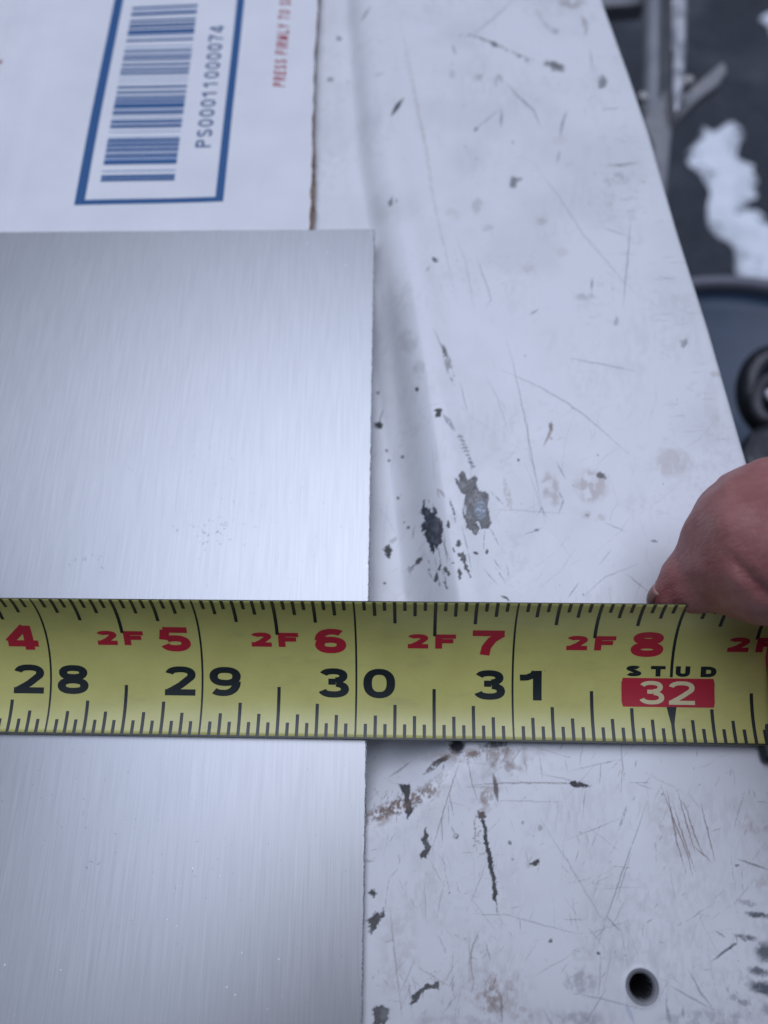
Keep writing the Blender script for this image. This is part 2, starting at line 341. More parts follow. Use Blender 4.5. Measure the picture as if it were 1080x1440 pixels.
# upper, soft part
T = lambda *L: [(420 + a / 2.25, b / 2.25) for a, b in L]
streak(T((228, 20), (195, 70)), 3.5, .55); blob(477, 54, 4, 3, 40, .7); blob(464, 112, 4.5, 3, 0, .6); blob(489, 116, 3, 3, 0, .2)
streak(T((238, 240), (272, 230)), 3, .35); streak([(567, 138), (550, 163)], 7.5, .95, DARK, dz=.03)
blob(550, 283, 3, 7, 15, .7); blob(558, 283, 2, 3, 0, .4); blob(584, 300, 6, 9, 0, .3, SLATE, grain=.5); blob(611, 365, 4.5, 3.2, 35, .85); blob(601, 379, 4, 2, -50, .35)
streak([(560, 20), (567, 49), (578, 111), (600, 213), (611, 289), (642, 422)], 6, .2, BROWN, grain=.42)
streak([(572, 60), (586, 140), (606, 250)], 4, .16, TAN)
streak([(633, 50), (662, 49), (693, 61), (731, 78), (758, 87)], 4, .7, DARK, grain=.45); blob(695, 62, 5, 3.4, 20, .75); blob(779, 93, 15, 7, 12, .85, (.1, .09, .09), grain=.47)
blob(731, 79, 4, 2.5, 20, .55); blob(741, 85, 3, 2, 0, .55); streak([(636, 62), (641, 78)], 4, .4)
blob(669, 108, 10, 6, 0, .4, grain=.55); blob(702, 113, 6, 10, 0, .5, grain=.5); blob(636, 104, 5, 5, 0, .22)
streak([(711, 116), (731, 138), (751, 156), (760, 178)], 3.6, .5, SLATE); streak([(704, 153), (682, 171), (667, 183)], 2.5, .4, SLATE); blob(669, 182, 4, 2.5, -40, .55, SLATE); streak([(705, 154), (705, 180)], 4, .5, SLATE)
streak([(797, 156), (790, 176), (788, 193)], 5, .45, SLATE); streak([(788, 212), (783, 230)], 5, .32, SLATE)
blob(722, 256, 7, 8, 0, .7, grain=.4); blob(731, 253, 4, 2.5, -20, .5); blob(671, 291, 6, 11, 10, .26, OLIVE); blob(637, 302, 12, 7, 20, .22, TAN, grain=.45); blob(684, 320, 10, 5, 0, .25, BROWN, grain=.5); blob(762, 311, 9, 5, 0, .22, BROWN, grain=.45); blob(791, 354, 9, 6, 0, .2, TAN); blob(743, 377, 7, 5, 0, .2, TAN)
blob(847, 116, 7, 8.5, 20, .75, (.1, .13, .13)); streak([(817, 20), (823, 34), (824, 50)], 8, .5, BROWN, grain=.47); blob(801, 4, 20, 8, 0, .45, BROWN, grain=.5)
streak([(722, 0), (693, 27), (664, 49)], 2.5, .4, SLATE); streak([(751, 13), (776, 47)], 2.2, .3, SLATE); blob(781, 44, 6, 4, 20, .35, grain=.45)
streak([(845, 154), (872, 152)], 2, .5); streak([(853, 233), (900, 229)], 2.6, .6); blob(868, 252, 16, 9, 0, .3, grain=.5); streak([(830, 70), (832, 95)], 2.5, .4)
streak([(744, 222), (785, 275), (820, 329), (873, 391), (900, 418)], 2.4, .26, SLATE); streak([(887, 307), (882, 370), (876, 431)], 2.6, .42, SLATE)
streak([(847, 320), (887, 333)], 2.5, .35, SLATE, grain=.4); streak([(833, 391), (832, 409)], 4, .5); streak([(669, 360), (684, 400), (691, 422), (682, 434)], 2.4, .36, SLATE); streak([(745, 442), (758, 435)], 3, .55); blob(822, 418, 12, 6, 0, .25, grain=.5); blob(867, 452, 4, 7, 0, .35)
streak([(640, 330), (655, 370), (668, 440)], 3, .18, SLATE)
# middle
U = lambda *L: [(500 + a / 1.862, 450 + b / 1.862) for a, b in L]
streak(U((222, 62), (240, 105), (258, 170)), 11, .62, (.12, .1, .1), grain=.44); streak(U((228, 65), (240, 100)), 6, .7, DARK); streak([(610, 461), (620, 486), (626, 498)], 2, .4)
blob(586, 548, 2.6, 3, 0, .95); chip([(613, 577), (620, 576), (621, 582), (616, 587), (614, 584)], DARK); streak([(623, 583), (632, 594), (640, 606)], 8, .5, SLATE, grain=.35)
chip([(526, 594), (532, 594), (534, 590), (537, 599), (535, 604), (526, 602)], DARK); streak([(540, 576), (533, 592)], 3, .5, SLATE)
for a in ((544, 634), (547, 648), (566, 643), (531, 552), (729, 647), (560, 700), (541, 820), (574, 742)): blob(a[0], a[1], 2, 2, 0, .85)
for q in range(9): blob(648 + q * 2.1, 614 + q * 5.2, 4.5 - q * .15, 1.6, 10, .55, SLATE)
W = lambda *L: [(560 + a / 6.75, 640 + b / 6.75) for a, b in L]
BIG = W((610, 160), (645, 185), (660, 240), (690, 235), (725, 195), (745, 235), (735, 280), (765, 345), (825, 345), (850, 400), (850, 560), (878, 640), (855, 690), (790, 695), (770, 640), (745, 622), (728, 650), (770, 690), (740, 760), (715, 745), (700, 710), (645, 690), (650, 650), (620, 600), (618, 520), (640, 440), (650, 370), (610, 350), (535, 225), (560, 235), (590, 270), (580, 190))
chip(BIG, (.2, .2, .2), 1, .09, .7)
i = sub(655, 692, 690, 735, 0); q = np.hypot((PX[i] - 676) / 10, (PY[i] - 716) / 16); paint(i, sstep(1.1, .3, q) * sstep(.42, .6, NF[i]), (.55, .62, .7), 0, .25); paint(i, sstep(1.3, .2, q) * .5, (.16, .22, .3), 0, .3)
blob(*W((638, 510))[0], 2, 7, 0, .9, (.7, .7, .72))
chip(W((250, 425), (275, 500), (310, 540), (345, 495), (365, 600), (395, 600), (425, 740), (395, 850), (375, 900), (350, 850), (325, 940), (300, 900), (290, 850), (260, 820), (235, 690), (240, 600), (222, 530), (245, 470)), (.045, .055, .075), 1, .05, 1.3)
i = sub(590, 700, 625, 785, 0); paint(i, (inpoly(PX[i], PY[i], W((250, 520), (395, 600), (380, 850), (270, 800)))) * sstep(.5, .8, NZ[i]) * .5, (.2, .2, .22))
for (cx, cy, rx, ry, an, al) in ((470, 660, 16, 36, 0, .95), (570, 835, 20, 34, 10, .95), (738, 933, 20, 15, 20, .95), (842, 920, 13, 22, -10, .9), (577, 1122, 18, 50, 5, .95), (462, 1105, 16, 46, -12, .9), (396, 1070, 12, 36, 0, .9), (362, 1165, 16, 34, 15, .9), (195, 1012, 22, 40, 35, .95), (520, 1022, 14, 6, 0, .8), (292, 1088, 16, 8, 30, .8), (448, 1225, 10, 42, -20, .7), (405, 665, 14, 44, 0, .6), (292, 435, 6, 14, 0, .7), (57, 640, 8, 12, 0, .7), (410, 745, 10, 16, 0, .8), (530, 900, 8, 22, -20, .8), (390, 1225, 6, 25, -15, .6), (285, 1010, 8, 20, -15, .5)):
    p = W((cx, cy))[0]; blob(p[0], p[1], rx / 6.75 * 1.05, ry / 6.75 * 1.05, an, al, (.07, .07, .07), .25, dz=.04)
chip(W((572, 935), (610, 925), (640, 990), (665, 1080), (672, 1110), (655, 1112), (640, 1060), (615, 1000), (590, 1000)), (.14, .135, .125)); streak(W((660, 1100), (690, 1160), (670, 1160)), 2, .8)
streak(W((490, 410), (510, 500), (535, 570), (545, 640)), 4, .8, SLATE, grain=.35); streak(W((365, 325), (410, 350), (445, 405)), 4, .5, (.25, .15, .14)); streak(W((370, 330), (390, 410)), 3, .4, (.25, .15, .14))
for a in ([(400, 740), (450, 900), (500, 1040)], [(380, 850), (400, 1000), (395, 1100)], [(430, 700), (455, 960), (470, 1050)], [(400, 1050), (450, 1180), (460, 1260)], [(350, 950), (375, 1150), (410, 1250)], [(870, 690), (960, 860)], [(900, 980), (980, 1090)], [(920, 1060), (1020, 1210)], [(160, 660), (130, 800)], [(610, 680), (700, 1100)], [(60, 1100), (160, 1050), (250, 930)], [(270, 1090), (340, 1190)], [(870, 340), (1000, 470)], [(680, 20), (700, 160)], [(640, 60), (690, 60)], [(1030, 1040), (1050, 1150)], [(820, 720), (810, 900)]):
    streak(W(*a), 1.8, .55, SLATE, grain=.35)
chip([(541, 768), (546, 765), (551, 775), (548, 786), (543, 782), (539, 774)], (.06, .06, .06)); blob(553, 759, 6, 3, -30, .35, BROWN, grain=.45); blob(580, 800, 3, 7, 35, .4)
streak([(709, 672), (713, 692), (718, 720)], 13, .42, TAN, grain=.45); blob(774, 688, 12, 24, -15, .5, TAN, grain=.5); blob(832, 683, 22, 22, 0, .5, TAN, grain=.48); blob(845, 669, 6, 4.6, 20, .9, (.12, .11, .11)); blob(836, 726, 16, 7, 10, .35, TAN, grain=.5); blob(944, 650, 27, 19, 0, .42, (.5, .42, .38), grain=.42); blob(826, 724, 3, 2, 0, .4, BROWN)
streak([(712, 478), (722, 512), (731, 557), (741, 600), (750, 654), (757, 690), (765, 726)], 2, .42, SLATE); streak([(755, 726), (762, 714), (768, 728)], 2, .4, SLATE)
streak([(704, 520), (730, 531), (758, 544), (795, 565), (822, 584), (850, 608), (884, 638)], 2, .42, SLATE); streak([(801, 504), (850, 513), (895, 522)], 2.2, .4, SLATE)
streak([(647, 536), (658, 582)], 1.8, .4); streak([(682, 528), (700, 560), (715, 610)], 1.8, .25); streak([(776, 592), (774, 606), (764, 628)], 5, .65, (.28, .2, .13)); blob(776, 600, 2.6, 6, 0, .7, (.2, .15, .09))
streak([(782, 650), (796, 674)], 2.6, .4, SLATE); streak([(784, 686), (792, 704), (786, 722)], 3, .4, SLATE, grain=.35); streak([(697, 716), (760, 720), (800, 722)], 1.6, .25); streak([(704, 838), (712, 841), (716, 846)], 4, .9); streak([(850, 735), (882, 748)], 1.8, .35)
streak([(815, 818), (798, 842)], 2, .4, SLATE); streak([(860, 772), (843, 794)], 1.8, .35, SLATE); streak([(897, 793), (850, 812), (820, 840)], 2, .3, SLATE); streak([(880, 806), (911, 832)], 2.2, .42, SLATE); streak([(905, 812), (890, 850)], 2, .2, TAN)
blob(920, 761, 5, 1.6, 0, .6, SLATE); blob(755, 745, 3, 2, 0, .6); streak([(735, 752), (765, 742)], 1.8, .4); streak([(680, 800), (700, 822)], 1.8, .4)
blob(962, 482, 5, 6, 0, .6, (.12, .15, .16)); blob(1003, 526, 4, 4, 0, .5, (.3, .22, .14), soft=.6); blob(1000, 560, 10, 30, 0, .12, TAN); blob(575, 480, 12, 16, 0, .2, OLIVE, grain=.42); blob(590, 520, 9, 12, 0, .2, OLIVE, grain=.42)
# below the blade
Q = lambda *L: [(500 + a / 1.862, 1020 + b / 1.862) for a, b in L]
blob(642, 1050, 11, 11, 0, 1, DARK, dz=.04); blob(700, 1046, 22, 5, -6, .85, DARK, grain=.38); blob(668, 1060, 14, 4, -10, .75, BROWN, grain=.42); streak([(634, 1064), (618, 1070), (596, 1089)], 10, .85, (.09, .07, .06), grain=.36); blob(622, 1068, 11, 4, -25, .8, DARK)
streak([(512, 1153), (548, 1139), (578, 1130), (604, 1112)], 22, .85, (.12, .075, .05), taper=False, grain=.46, jag=1); streak([(512, 1146), (548, 1134), (600, 1112), (636, 1078)], 26, .4, BROWN, grain=.5)
chip([(560, 1103), (568, 1106), (575, 1102), (577, 1118), (578, 1138), (574, 1152), (570, 1140), (570, 1118)], (.06, .06, .06)); streak([(579, 1070), (560, 1085), (547, 1093)], 3.5, .45, BROWN)
chip([(598, 1162), (601, 1174), (600, 1184), (605, 1190), (601, 1207), (592, 1206), (591, 1199), (598, 1194), (593, 1182), (596, 1172)], (.08, .08, .08)); streak([(603, 1207), (626, 1248)], 1.8, .35, BROWN)
chip([(673, 1140), (681, 1141), (683, 1148), (680, 1152), (674, 1150)], (.1, .09, .09)); chip([(677, 1150), (682, 1158), (685, 1172), (689, 1196), (693, 1220), (697, 1245), (700, 1252), (698, 1272), (694, 1262), (692, 1240), (687, 1215), (683, 1190), (679, 1170)], (.05, .05, .05), 1, .05, .9); streak([(698, 1268), (700, 1288)], 2, .7)
for q in range(14): blob(672 + R_.uniform(-6, 4), 1145 + q * 3.4, R_.uniform(1, 2.4), 1.2, 0, .6, BROWN)
blob(641, 1176, 4, 4, 0, .8, DARK); blob(640, 1175, 2.8, 2.6, 0, .8, (.7, .7, .7), soft=.2); streak([(634, 1160), (640, 1174)], 2, .4)
chip([(746, 1216), (750, 1210), (758, 1206), (759, 1211), (752, 1219)], (.06, .06, .06)); blob(752, 1213, 12, 5, -30, .3, BROWN, grain=.45); blob(717, 1185, 3, 3, 0, .7); blob(735, 1157, 2, 3, 0, .5); blob(760, 1164, 3, 5, 0, .35)
streak([(656, 1104), (720, 1101), (790, 1101), (835, 1106)], 2.2, .6, (.15, .1, .1)); streak([(655, 1106), (700, 1108)], 1.6, .4); chip([(799, 1101), (812, 1099), (826, 1103), (828, 1106), (812, 1106), (802, 1104)], (.05, .045, .045))
streak([(693, 1088), (697, 1104), (700, 1127)], 8, .9, (.08, .06, .06), grain=.3); streak([(648, 1066), (630, 1120), (607, 1197)], 2, .55, BROWN); streak([(656, 1064), (664, 1100), (673, 1131)], 2, .5, BROWN); streak([(632, 1116), (638, 1146)], 2, .5, SLATE); streak([(668, 1150), (668, 1180), (671, 1200)], 2.5, .5, BROWN, grain=.35)
blob(684, 1122, 10, 10, 0, .5, BROWN, grain=.52); blob(712, 1080, 24, 10, 20, .5, BROWN, grain=.54); streak([(705, 1075), (718, 1045)], 3, .4, BROWN); streak([(715, 1078), (735, 1050)], 2, .4, BROWN); streak([(736, 1060), (742, 1090)], 2, .4, BROWN); streak([(758, 1060), (764, 1100)], 2, .3, BROWN)
for a in ([(930, 1106), (950, 1160), (968, 1205), (974, 1232)], [(946, 1128), (960, 1175), (978, 1226)], [(952, 1110), (966, 1160), (978, 1200)], [(962, 1128), (975, 1170), (990, 1204)], [(938, 1112), (952, 1185), (966, 1232)], [(986, 1130), (998, 1180), (1006, 1212)], [(975, 1190), (1002, 1213)]): streak(a, 2.0, .75, (.17, .09, .08), grain=.25)
streak([(882, 1132), (876, 1150), (870, 1168)], 5, .45, SLATE, grain=.35); streak([(911, 1125), (893, 1176), (876, 1224), (854, 1288), (841, 1328)], 2.6, .42, SLATE, grain=.3); streak([(888, 1200), (866, 1268)], 2, .4, SLATE); streak([(758, 1149), (800, 1215), (844, 1288), (870, 1310)], 2, .28, SLATE); streak([(852, 1288), (873, 1310)], 2.6, .5)
streak([(800, 1180), (843, 1163), (870, 1152)], 1.6, .35); streak([(690, 1125), (790, 1128)], 1.6, .35); streak([(800, 1085), (870, 1068)], 1.8, .3); streak([(890, 1100), (918, 1110)], 2, .3); streak([(832, 1235), (836, 1250), (900, 1248)], 1.6, .2); streak([(1037, 1208), (1060, 1216), (1082, 1224)], 3.2, .6); blob(1037, 1217, 3, 2, 0, .6)
for (cx, cy, rx, ry, al) in ((1066, 1287, 16, 4.5, .9), (1050, 1318, 14, 4, .85), (1078, 1338, 15, 13, .9), (1068, 1366, 15, 6, .85), (1074, 1390, 20, 9, .95), (1046, 1411, 8, 4, .5), (1052, 1270, 12, 4, .4), (1030, 1402, 5, 5, .4), (1085, 1420, 12, 8, .5)): blob(cx, cy, rx, ry, 12, al, (.07, .08, .1), .5, grain=.3)
streak([(1036, 1328), (1024, 1334), (1002, 1351)], 4.5, .75, DARK); streak([(1005, 1308), (1020, 1318)], 3, .5); blob(1030, 1330, 6, 3, -30, .6)
chip([(521, 1252), (527, 1251), (530, 1257), (526, 1261), (521, 1257)], (.06, .06, .06)); chip([(541, 1276), (534, 1284), (528, 1284), (524, 1291), (517, 1294), (518, 1306), (524, 1313), (529, 1302), (532, 1294), (538, 1288)], (.09, .09, .09), 1, .05, 1.2)
chip([(617, 1381), (617, 1390), (604, 1391), (592, 1400), (579, 1413), (576, 1412), (583, 1398), (596, 1389), (606, 1384)], (.09, .09, .09)); chip([(524, 1420), (534, 1416), (547, 1418), (545, 1428), (543, 1441), (528, 1442), (526, 1430)], (.12, .12, .12))
streak([(548, 1278), (556, 1350), (566, 1436)], 2.4, .45, BROWN); streak([(595, 1222), (600, 1300)], 1.8, .3, BROWN); streak([(674, 1308), (663, 1335), (662, 1350), (666, 1385)], 3, .55, BROWN); streak([(660, 1320), (660, 1380)], 1.8, .3, BROWN); streak([(683, 1325), (690, 1352)], 2.5, .5, grain=.35)
blob(692, 1408, 20, 24, 0, .5, BROWN, grain=.53); streak([(704, 1404), (706, 1440)], 3, .55); blob(735, 1420, 22, 18, 0, .3, BROWN, grain=.55); blob(817, 1380, 22, 16, 15, .5, (.25, .23, .24), grain=.44); blob(822, 1343, 16, 9, 0, .32, TAN, grain=.45); blob(774, 1323, 2.8, 2.8, 0, .8); blob(841, 1341, 2.6, 2.6, 0, .9)
streak([(702, 1283), (760, 1300), (818, 1314)], 2, .35, SLATE); streak([(666, 1285), (720, 1287)], 1.6, .35); streak([(645, 1395), (620, 1430)], 2, .3); streak([(967, 1362), (985, 1395), (1004, 1420)], 3, .5, SLATE); streak([(940, 1385), (975, 1405), (1004, 1420)], 2.6, .5, SLATE); streak([(800, 1396), (850, 1405), (905, 1420)], 2.2, .4, SLATE); streak([(884, 1362), (872, 1300)], 1.6, .25); streak([(808, 1340), (752, 1372)], 1.6, .3); streak([(880, 1410), (892, 1440)], 7, .4, (.25, .32, .45)); streak([(938, 1415), (942, 1440)], 7, .4, SLATE); streak([(960, 1416), (962, 1432)], 5, .4, SLATE)
blob(805, 1436, 40, 14, 0, .45, (.2, .21, .24), grain=.42); blob(640, 1440, 60, 12, 0, .3, (.25, .24, .26), grain=.48); blob(1000, 1436, 70, 16, 0, .4, (.2, .21, .24), grain=.5); streak([(573, 1376), (580, 1420)], 1.8, .4); blob(555, 1390, 20, 30, 0, .2, TAN, grain=.52)
streak([(540, 1325), (556, 1322)], 1.6, .4); blob(519, 1210, 6, 2, 0, .4); streak([(560, 1200), (562, 1215)], 1.6, .4)
for (cx, cy, rx, ry, an, al) in ((585, 1124, 46, 9, -18, .5), (665, 1060, 60, 10, -5, .45), (720, 1062, 40, 16, 0, .3), (690, 1110, 14, 22, 0, .35), (532, 1150, 16, 10, -10, .6), (674, 1140, 14, 16, 0, .4), (950, 1170, 30, 60, -20, .16), (1065, 1160, 20, 12, 0, .3), (1070, 1240, 14, 10, 0, .25), (690, 1390, 40, 26, 0, .3), (560, 1330, 26, 50, 0, .18)): blob(cx, cy, rx, ry, an, al, (.26, .15, .10), .5, grain=.5)
# screw hole: turned-down lip and a bore painted black to stand for the shade inside
lip = np.exp(-((hr - 2.35) / .28) ** 2)
Z += .1 * np.exp(-((hr - 2.75) / .35) ** 2)
Z -= .55 * sstep(2.5, 1.75, hr); Z -= 9 * sstep(1.85, 1.55, hr)
i = np.nonzero(hr < 3.4); paint(i, (sstep(2.65, 2.5, hr[i]) * .8), (.2, .205, .22), 0, .35); paint(i, np.exp(-((hr[i] - 2.62) / .12) ** 2) * .85, DARK); paint(i, sstep(2.0, 1.8, hr[i]), (.004, .004, .005), 0, .9); paint(i, np.exp(-((hr[i] - 2.05) / .14) ** 2) * .6, (.1, .1, .11))
base = base + (np.array([.85, .85, .86]) - base) * (np.exp(-(de / 2.6) ** 2) * .75)[..., None]  # bright lip: sky reflection on the rolled edge lightened into the paint colour
# rolled border: extra columns that turn the sheet down
roll = [(.75, .1), (1.25, .42), (1.6, .95), (1.8, 1.7), (1.85, 2.8), (1.85, 6.0), (1.85, 14.0)]
Xr = [X]; Zr = [Z]; Yr = [Y]; Cr = [base]; Rr = [ROU]
for dx, dz in roll:
    Xr.append(X[:, -1:] + dx); Zr.append(Z[:, -1:] - dz); Yr.append(Y[:, -1:]); Cr.append(base[:, -1:]); Rr.append(ROU[:, -1:])
X = np.concatenate(Xr, 1); Y = np.concatenate(Yr, 1); Z = np.concatenate(Zr, 1); base = np.concatenate(Cr, 1); ROU = np.concatenate(Rr, 1)
nx = X.shape[1]
co_ = (np.stack([X, Y, Z], -1).reshape(-1, 3) * MM).astype(np.float32)
I = np.arange(ny * nx).reshape(ny, nx); Q4 = np.stack([I[:-1, :-1], I[:-1, 1:], I[1:, 1:], I[1:, :-1]], -1).reshape(-1, 4)
me = bpy.data.meshes.new('painted_panel'); me.vertices.add(len(co_)); me.vertices.foreach_set('co', co_.ravel())
me.loops.add(Q4.size); me.loops.foreach_set('vertex_index', Q4.ravel().astype(np.int32)); me.polygons.add(len(Q4))
me.polygons.foreach_set('loop_start', (np.arange(len(Q4)) * 4).astype(np.int32)); me.polygons.foreach_set('use_smooth', np.ones(len(Q4), bool)); me.update()
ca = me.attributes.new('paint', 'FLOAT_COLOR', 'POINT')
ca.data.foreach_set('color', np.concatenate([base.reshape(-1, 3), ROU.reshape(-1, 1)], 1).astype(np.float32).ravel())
pm = NB('scuffed_white_paint', rough=.3); at_ = pm.n('Attribute'); at_.attribute_name = 'paint'
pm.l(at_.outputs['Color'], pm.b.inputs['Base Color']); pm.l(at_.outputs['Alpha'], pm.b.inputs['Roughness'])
co = pm.coord(); pm.bump(pm.noise(co, 900, 3, .6), .12, .00008)
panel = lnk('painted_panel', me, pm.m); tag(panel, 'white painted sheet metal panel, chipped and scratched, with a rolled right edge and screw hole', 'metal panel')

# ================================================================== STROKE LETTERING
def arc(cx, cy, rx, ry, a0, a1, n=16, e=2.35):
    P = []
    for k in range(n + 1):
        a = math.radians(a0 + (a1 - a0) * k / n); c, s = math.cos(a), math.sin(a)
        P.append((cx + rx * math.copysign(abs(c) ** (2 / e), c), cy + ry * math.copysign(abs(s) ** (2 / e), s)))
    return P
def glyph(ch, hx, hy):
    """strokes in a 1x1 box; hx, hy = half pen widths"""
    l, r, b, t = hx, 1 - hx, hy, 1 - hy; m = .5
    G = {
     '0': [arc(.5, .5, .5 - hx, .5 - hy, 90, 450, 40)],
     '1': [[(.62, 0), (.62, 1)], [(.08, .755), (.3, .765), (.48, .84), (.56, .95)]],
     '2': [arc(.5, 1 - .29, .5 - hx, .29 - hy, 172, -35, 20) + [(.5, .34), (.2, .16), (hx * .95, hy * 1.2)], [(0, b), (1, b)]],
     '3': [arc(.48, 1 - .265, .46 - hx, .265 - hy, 165, -80, 20), arc(.49, .285, .5 - hx, .285 - hy, 80, -168, 20), [(.32, .535), (.56, .535)]],
     '4': [[(.70, 0), (.70, 1)], [(.66, .97), (.04, .30)], [(.0, .25), (1, .25)]],
     '5': [[(.14, t), (.92, t)], [(.20, t), (.13, .46)], arc(.49, .325, .5 - hx, .325 - hy, 138, -165, 24)],
     '6': [arc(.5, .33, .5 - hx, .33 - hy, 90, 450, 32), arc(.56, .5, .56 - hx, .5 - hy, 180, 52, 16)],
     '7': [[(.0, t), (1, t)], [(.93, t - .02), (.62, .6), (.45, .3), (.40, 0)]],
     '8': [arc(.5, 1 - .265, .46 - hx, .265 - hy, 90, 450, 32), arc(.5, .285, .5 - hx, .285 - hy, 90, 450, 32)],
     '9': [arc(.5, .67, .5 - hx, .33 - hy, 90, 450, 32), arc(.44, .5, .56 - hx, .5 - hy, 0, -128, 16)],
     'F': [[(l, 0), (l, 1)], [(l, t), (1, t)], [(l, .52), (.88, .52)]],
     'E': [[(l, 0), (l, 1)], [(l, t), (1, t)], [(l, .52), (.9, .52)], [(l, b), (1, b)]],
     'L': [[(l, 0), (l, 1)], [(l, b), (1, b)]],
     'I': [[(.5, 0), (.5, 1)]],
     'T': [[(.5, 0), (.5, 1)], [(0, t), (1, t)]],
     'O': [arc(.5, .5, .5 - hx, .5 - hy, 90, 450, 40, 2.1)],
     'U': [[(l, 1), (l, .4)] + arc(.5, .4, .5 - hx, .4 - hy, 180, 360, 16) + [(r, 1)]],
     'D': [[(l, 0), (l, 1)], [(l, t), (.45, t)] + arc(.45, .5, .55 - hx, .5 - hy, 90, -90, 20) + [(l, b)]],
     'P': [[(l, 0), (l, 1)], [(l, t), (.55, t)] + arc(.55, .72, .45 - hx, .28 - hy, 90, -90, 16) + [(l, .44 + hy)]],
     'R': [[(l, 0), (l, 1)], [(l, t), (.55, t)] + arc(.55, .73, .45 - hx, .27 - hy, 90, -90, 16) + [(l, .46 + hy)], [(.55, .5), (.9, 0)]],
     'S': [arc(.5, 1 - .27, .47 - hx, .27 - hy, 20, 235, 18, 2.2) + [(.5, .52)][:0] + arc(.5, .27, .5 - hx, .27 - hy, 55, -165, 18, 2.2)],
     'M': [[(l, 0), (l, 1)], [(r, 0), (r, 1)], [(l, .97), (.5, .1)], [(r, .97), (.5, .1)]],
     'Y': [[(.5, 0), (.5, .45)], [(.5, .42), (.04, 1)], [(.5, .42), (.96, 1)]],
     'A': [[(.03, 0), (.5, 1)], [(.97, 0), (.5, 1)], [(.2, .28), (.8, .28)]],
    }
    return G[ch]
def strips(strokes, hx, hy):
    """list of (quads as [(x,y)x4]) per stroke, offset with an elliptical pen"""
    res = []
    for P in strokes:
        Q = [P[0]]
        for a, b in zip(P[:-1], P[1:]):
            L = math.hypot(b[0] - a[0], b[1] - a[1]); k = max(1, int(L / .12))
            Q += [(a[0] + (b[0] - a[0]) * j / k, a[1] + (b[1] - a[1]) * j / k) for j in range(1, k + 1)]
        Q = [q for i, q in enumerate(Q) if i == 0 or math.hypot(q[0] - Q[i - 1][0], q[1] - Q[i - 1][1]) > 1e-4]
        closed = math.hypot(Q[0][0] - Q[-1][0], Q[0][1] - Q[-1][1]) < 1e-3 and len(Q) > 6
        L_ = []; R2 = []
        for i, q in enumerate(Q):
            if closed: a = Q[i - 1] if i else Q[-2]; b = Q[i + 1] if i < len(Q) - 1 else Q[1]
            else: a = Q[max(i - 1, 0)]; b = Q[min(i + 1, len(Q) - 1)]
            tx, ty = b[0] - a[0], b[1] - a[1]; l = math.hypot(tx, ty); nx_, ny_ = -ty / l, tx / l
            L_.append((q[0] + nx_ * hx, q[1] + ny_ * hy)); R2.append((q[0] - nx_ * hx, q[1] - ny_ * hy))
        res.append((L_, R2))
    return res
class Ink:
    def __init__(s): s.V = []; s.F = []; s.k = 0
    def strip(s, L_, R2, fn):
        z = .003 * (s.k % 7); s.k += 1; b = len(s.V)
        for p, q in zip(L_, R2):
            m = ((p[0] + q[0]) / 2, (p[1] + q[1]) / 2)
            s.V += [fn(p[0], p[1], z), fn(m[0], m[1], z), fn(q[0], q[1], z)]
        for i in range(len(L_) - 1):
            for j in (0, 1): s.F.append((b + 3 * i + j, b + 3 * i + j + 1, b + 3 * i + 4 + j, b + 3 * i + 3 + j))
    def glyph(s, ch, x, y, wd, ht, hx, hy, fn, shear=0):
        g = lambda u, v, z: fn(x + u * wd + v * ht * shear, y + v * ht, z)
        for L_, R2 in strips(glyph(ch, hx, hy), hx, hy): s.strip(L_, R2, g)
    def line(s, x0, y0, x1, y1, w0, fn, w1=None, n=10):
        w1 = w0 if w1 is None else w1; P = [(x0 + (x1 - x0) * k / n, y0 + (y1 - y0) * k / n) for k in range(n + 1)]
        d = math.hypot(x1 - x0, y1 - y0); nx_, ny_ = -(y1 - y0) / d, (x1 - x0) / d
        ww = [(w0 + (w1 - w0) * k / n) / 2 for k in range(n + 1)]
        s.strip([(p[0] + nx_ * w, p[1] + ny_ * w) for p, w in zip(P, ww)], [(p[0] - nx_ * w, p[1] - ny_ * w) for p, w in zip(P, ww)], fn)
    def rect(s, x0, y0, x1, y1, fn, n=10): s.line((x0), (y0 + y1) / 2, x1, (y0 + y1) / 2, y1 - y0, fn, n=n)
    def make(s, name, mat, parent): return mesh(name, s.V, s.F, mat, parent, True)

# ================================================================== ALUMINIUM PLATE
am = NB('brushed_aluminium', (.3, .3, .32), .36, 1.0); am.b.inputs['Anisotropic'].default_value = .45
co = am.coord((1, .011, 1)); s1 = am.noise(co, 7500, 3, .65); co2 = am.coord((1, .03, 1)); s2 = am.noise(co2, 2600, 2, .5)
co3 = am.coord(); sp1 = am.noise(co3, 2600, 2, .5); blot = am.noise(co3, 45, 4, .6)
st = am.mix(.35, am.ramp(s1, [(.3, .0), (.7, 1.0)]), am.ramp(s2, [(.35, 0.), (.65, 1.)]))
colr = am.mix(st, (.29, .295, .305), (.37, .375, .385))
speck = am.ramp(sp1, [(.735, 0.0), (.77, 1.0)])
colr = am.mix(am.math('MULTIPLY', speck, am.ramp(blot, [(.45, 0.0), (.6, .8)])), colr, (.2, .2, .22))
co4 = am.coord((1, 1, 1)); sp2 = am.noise(co4, 1900, 1, .5); wh = am.ramp(sp2, [(.815, 0.0), (.83, 1.0)])
colr = am.mix(wh, colr, (.98, .98, .98))
am.l(colr, am.b.inputs['Base Color']); am.l(am.ramp(s1, [(.2, .33), (.8, .42)]), am.b.inputs['Roughness'])
am.bump(st, .06, .00003)
tg = am.n('Tangent'); tg.direction_type = 'RADIAL'; tg.axis = 'Z'
PT = np.array([-6.49, 118.88]); PB = np.array([-8.25, -108.0]); PL = np.array([-230, 123.9]); PLB = np.array([-232, -105.0])
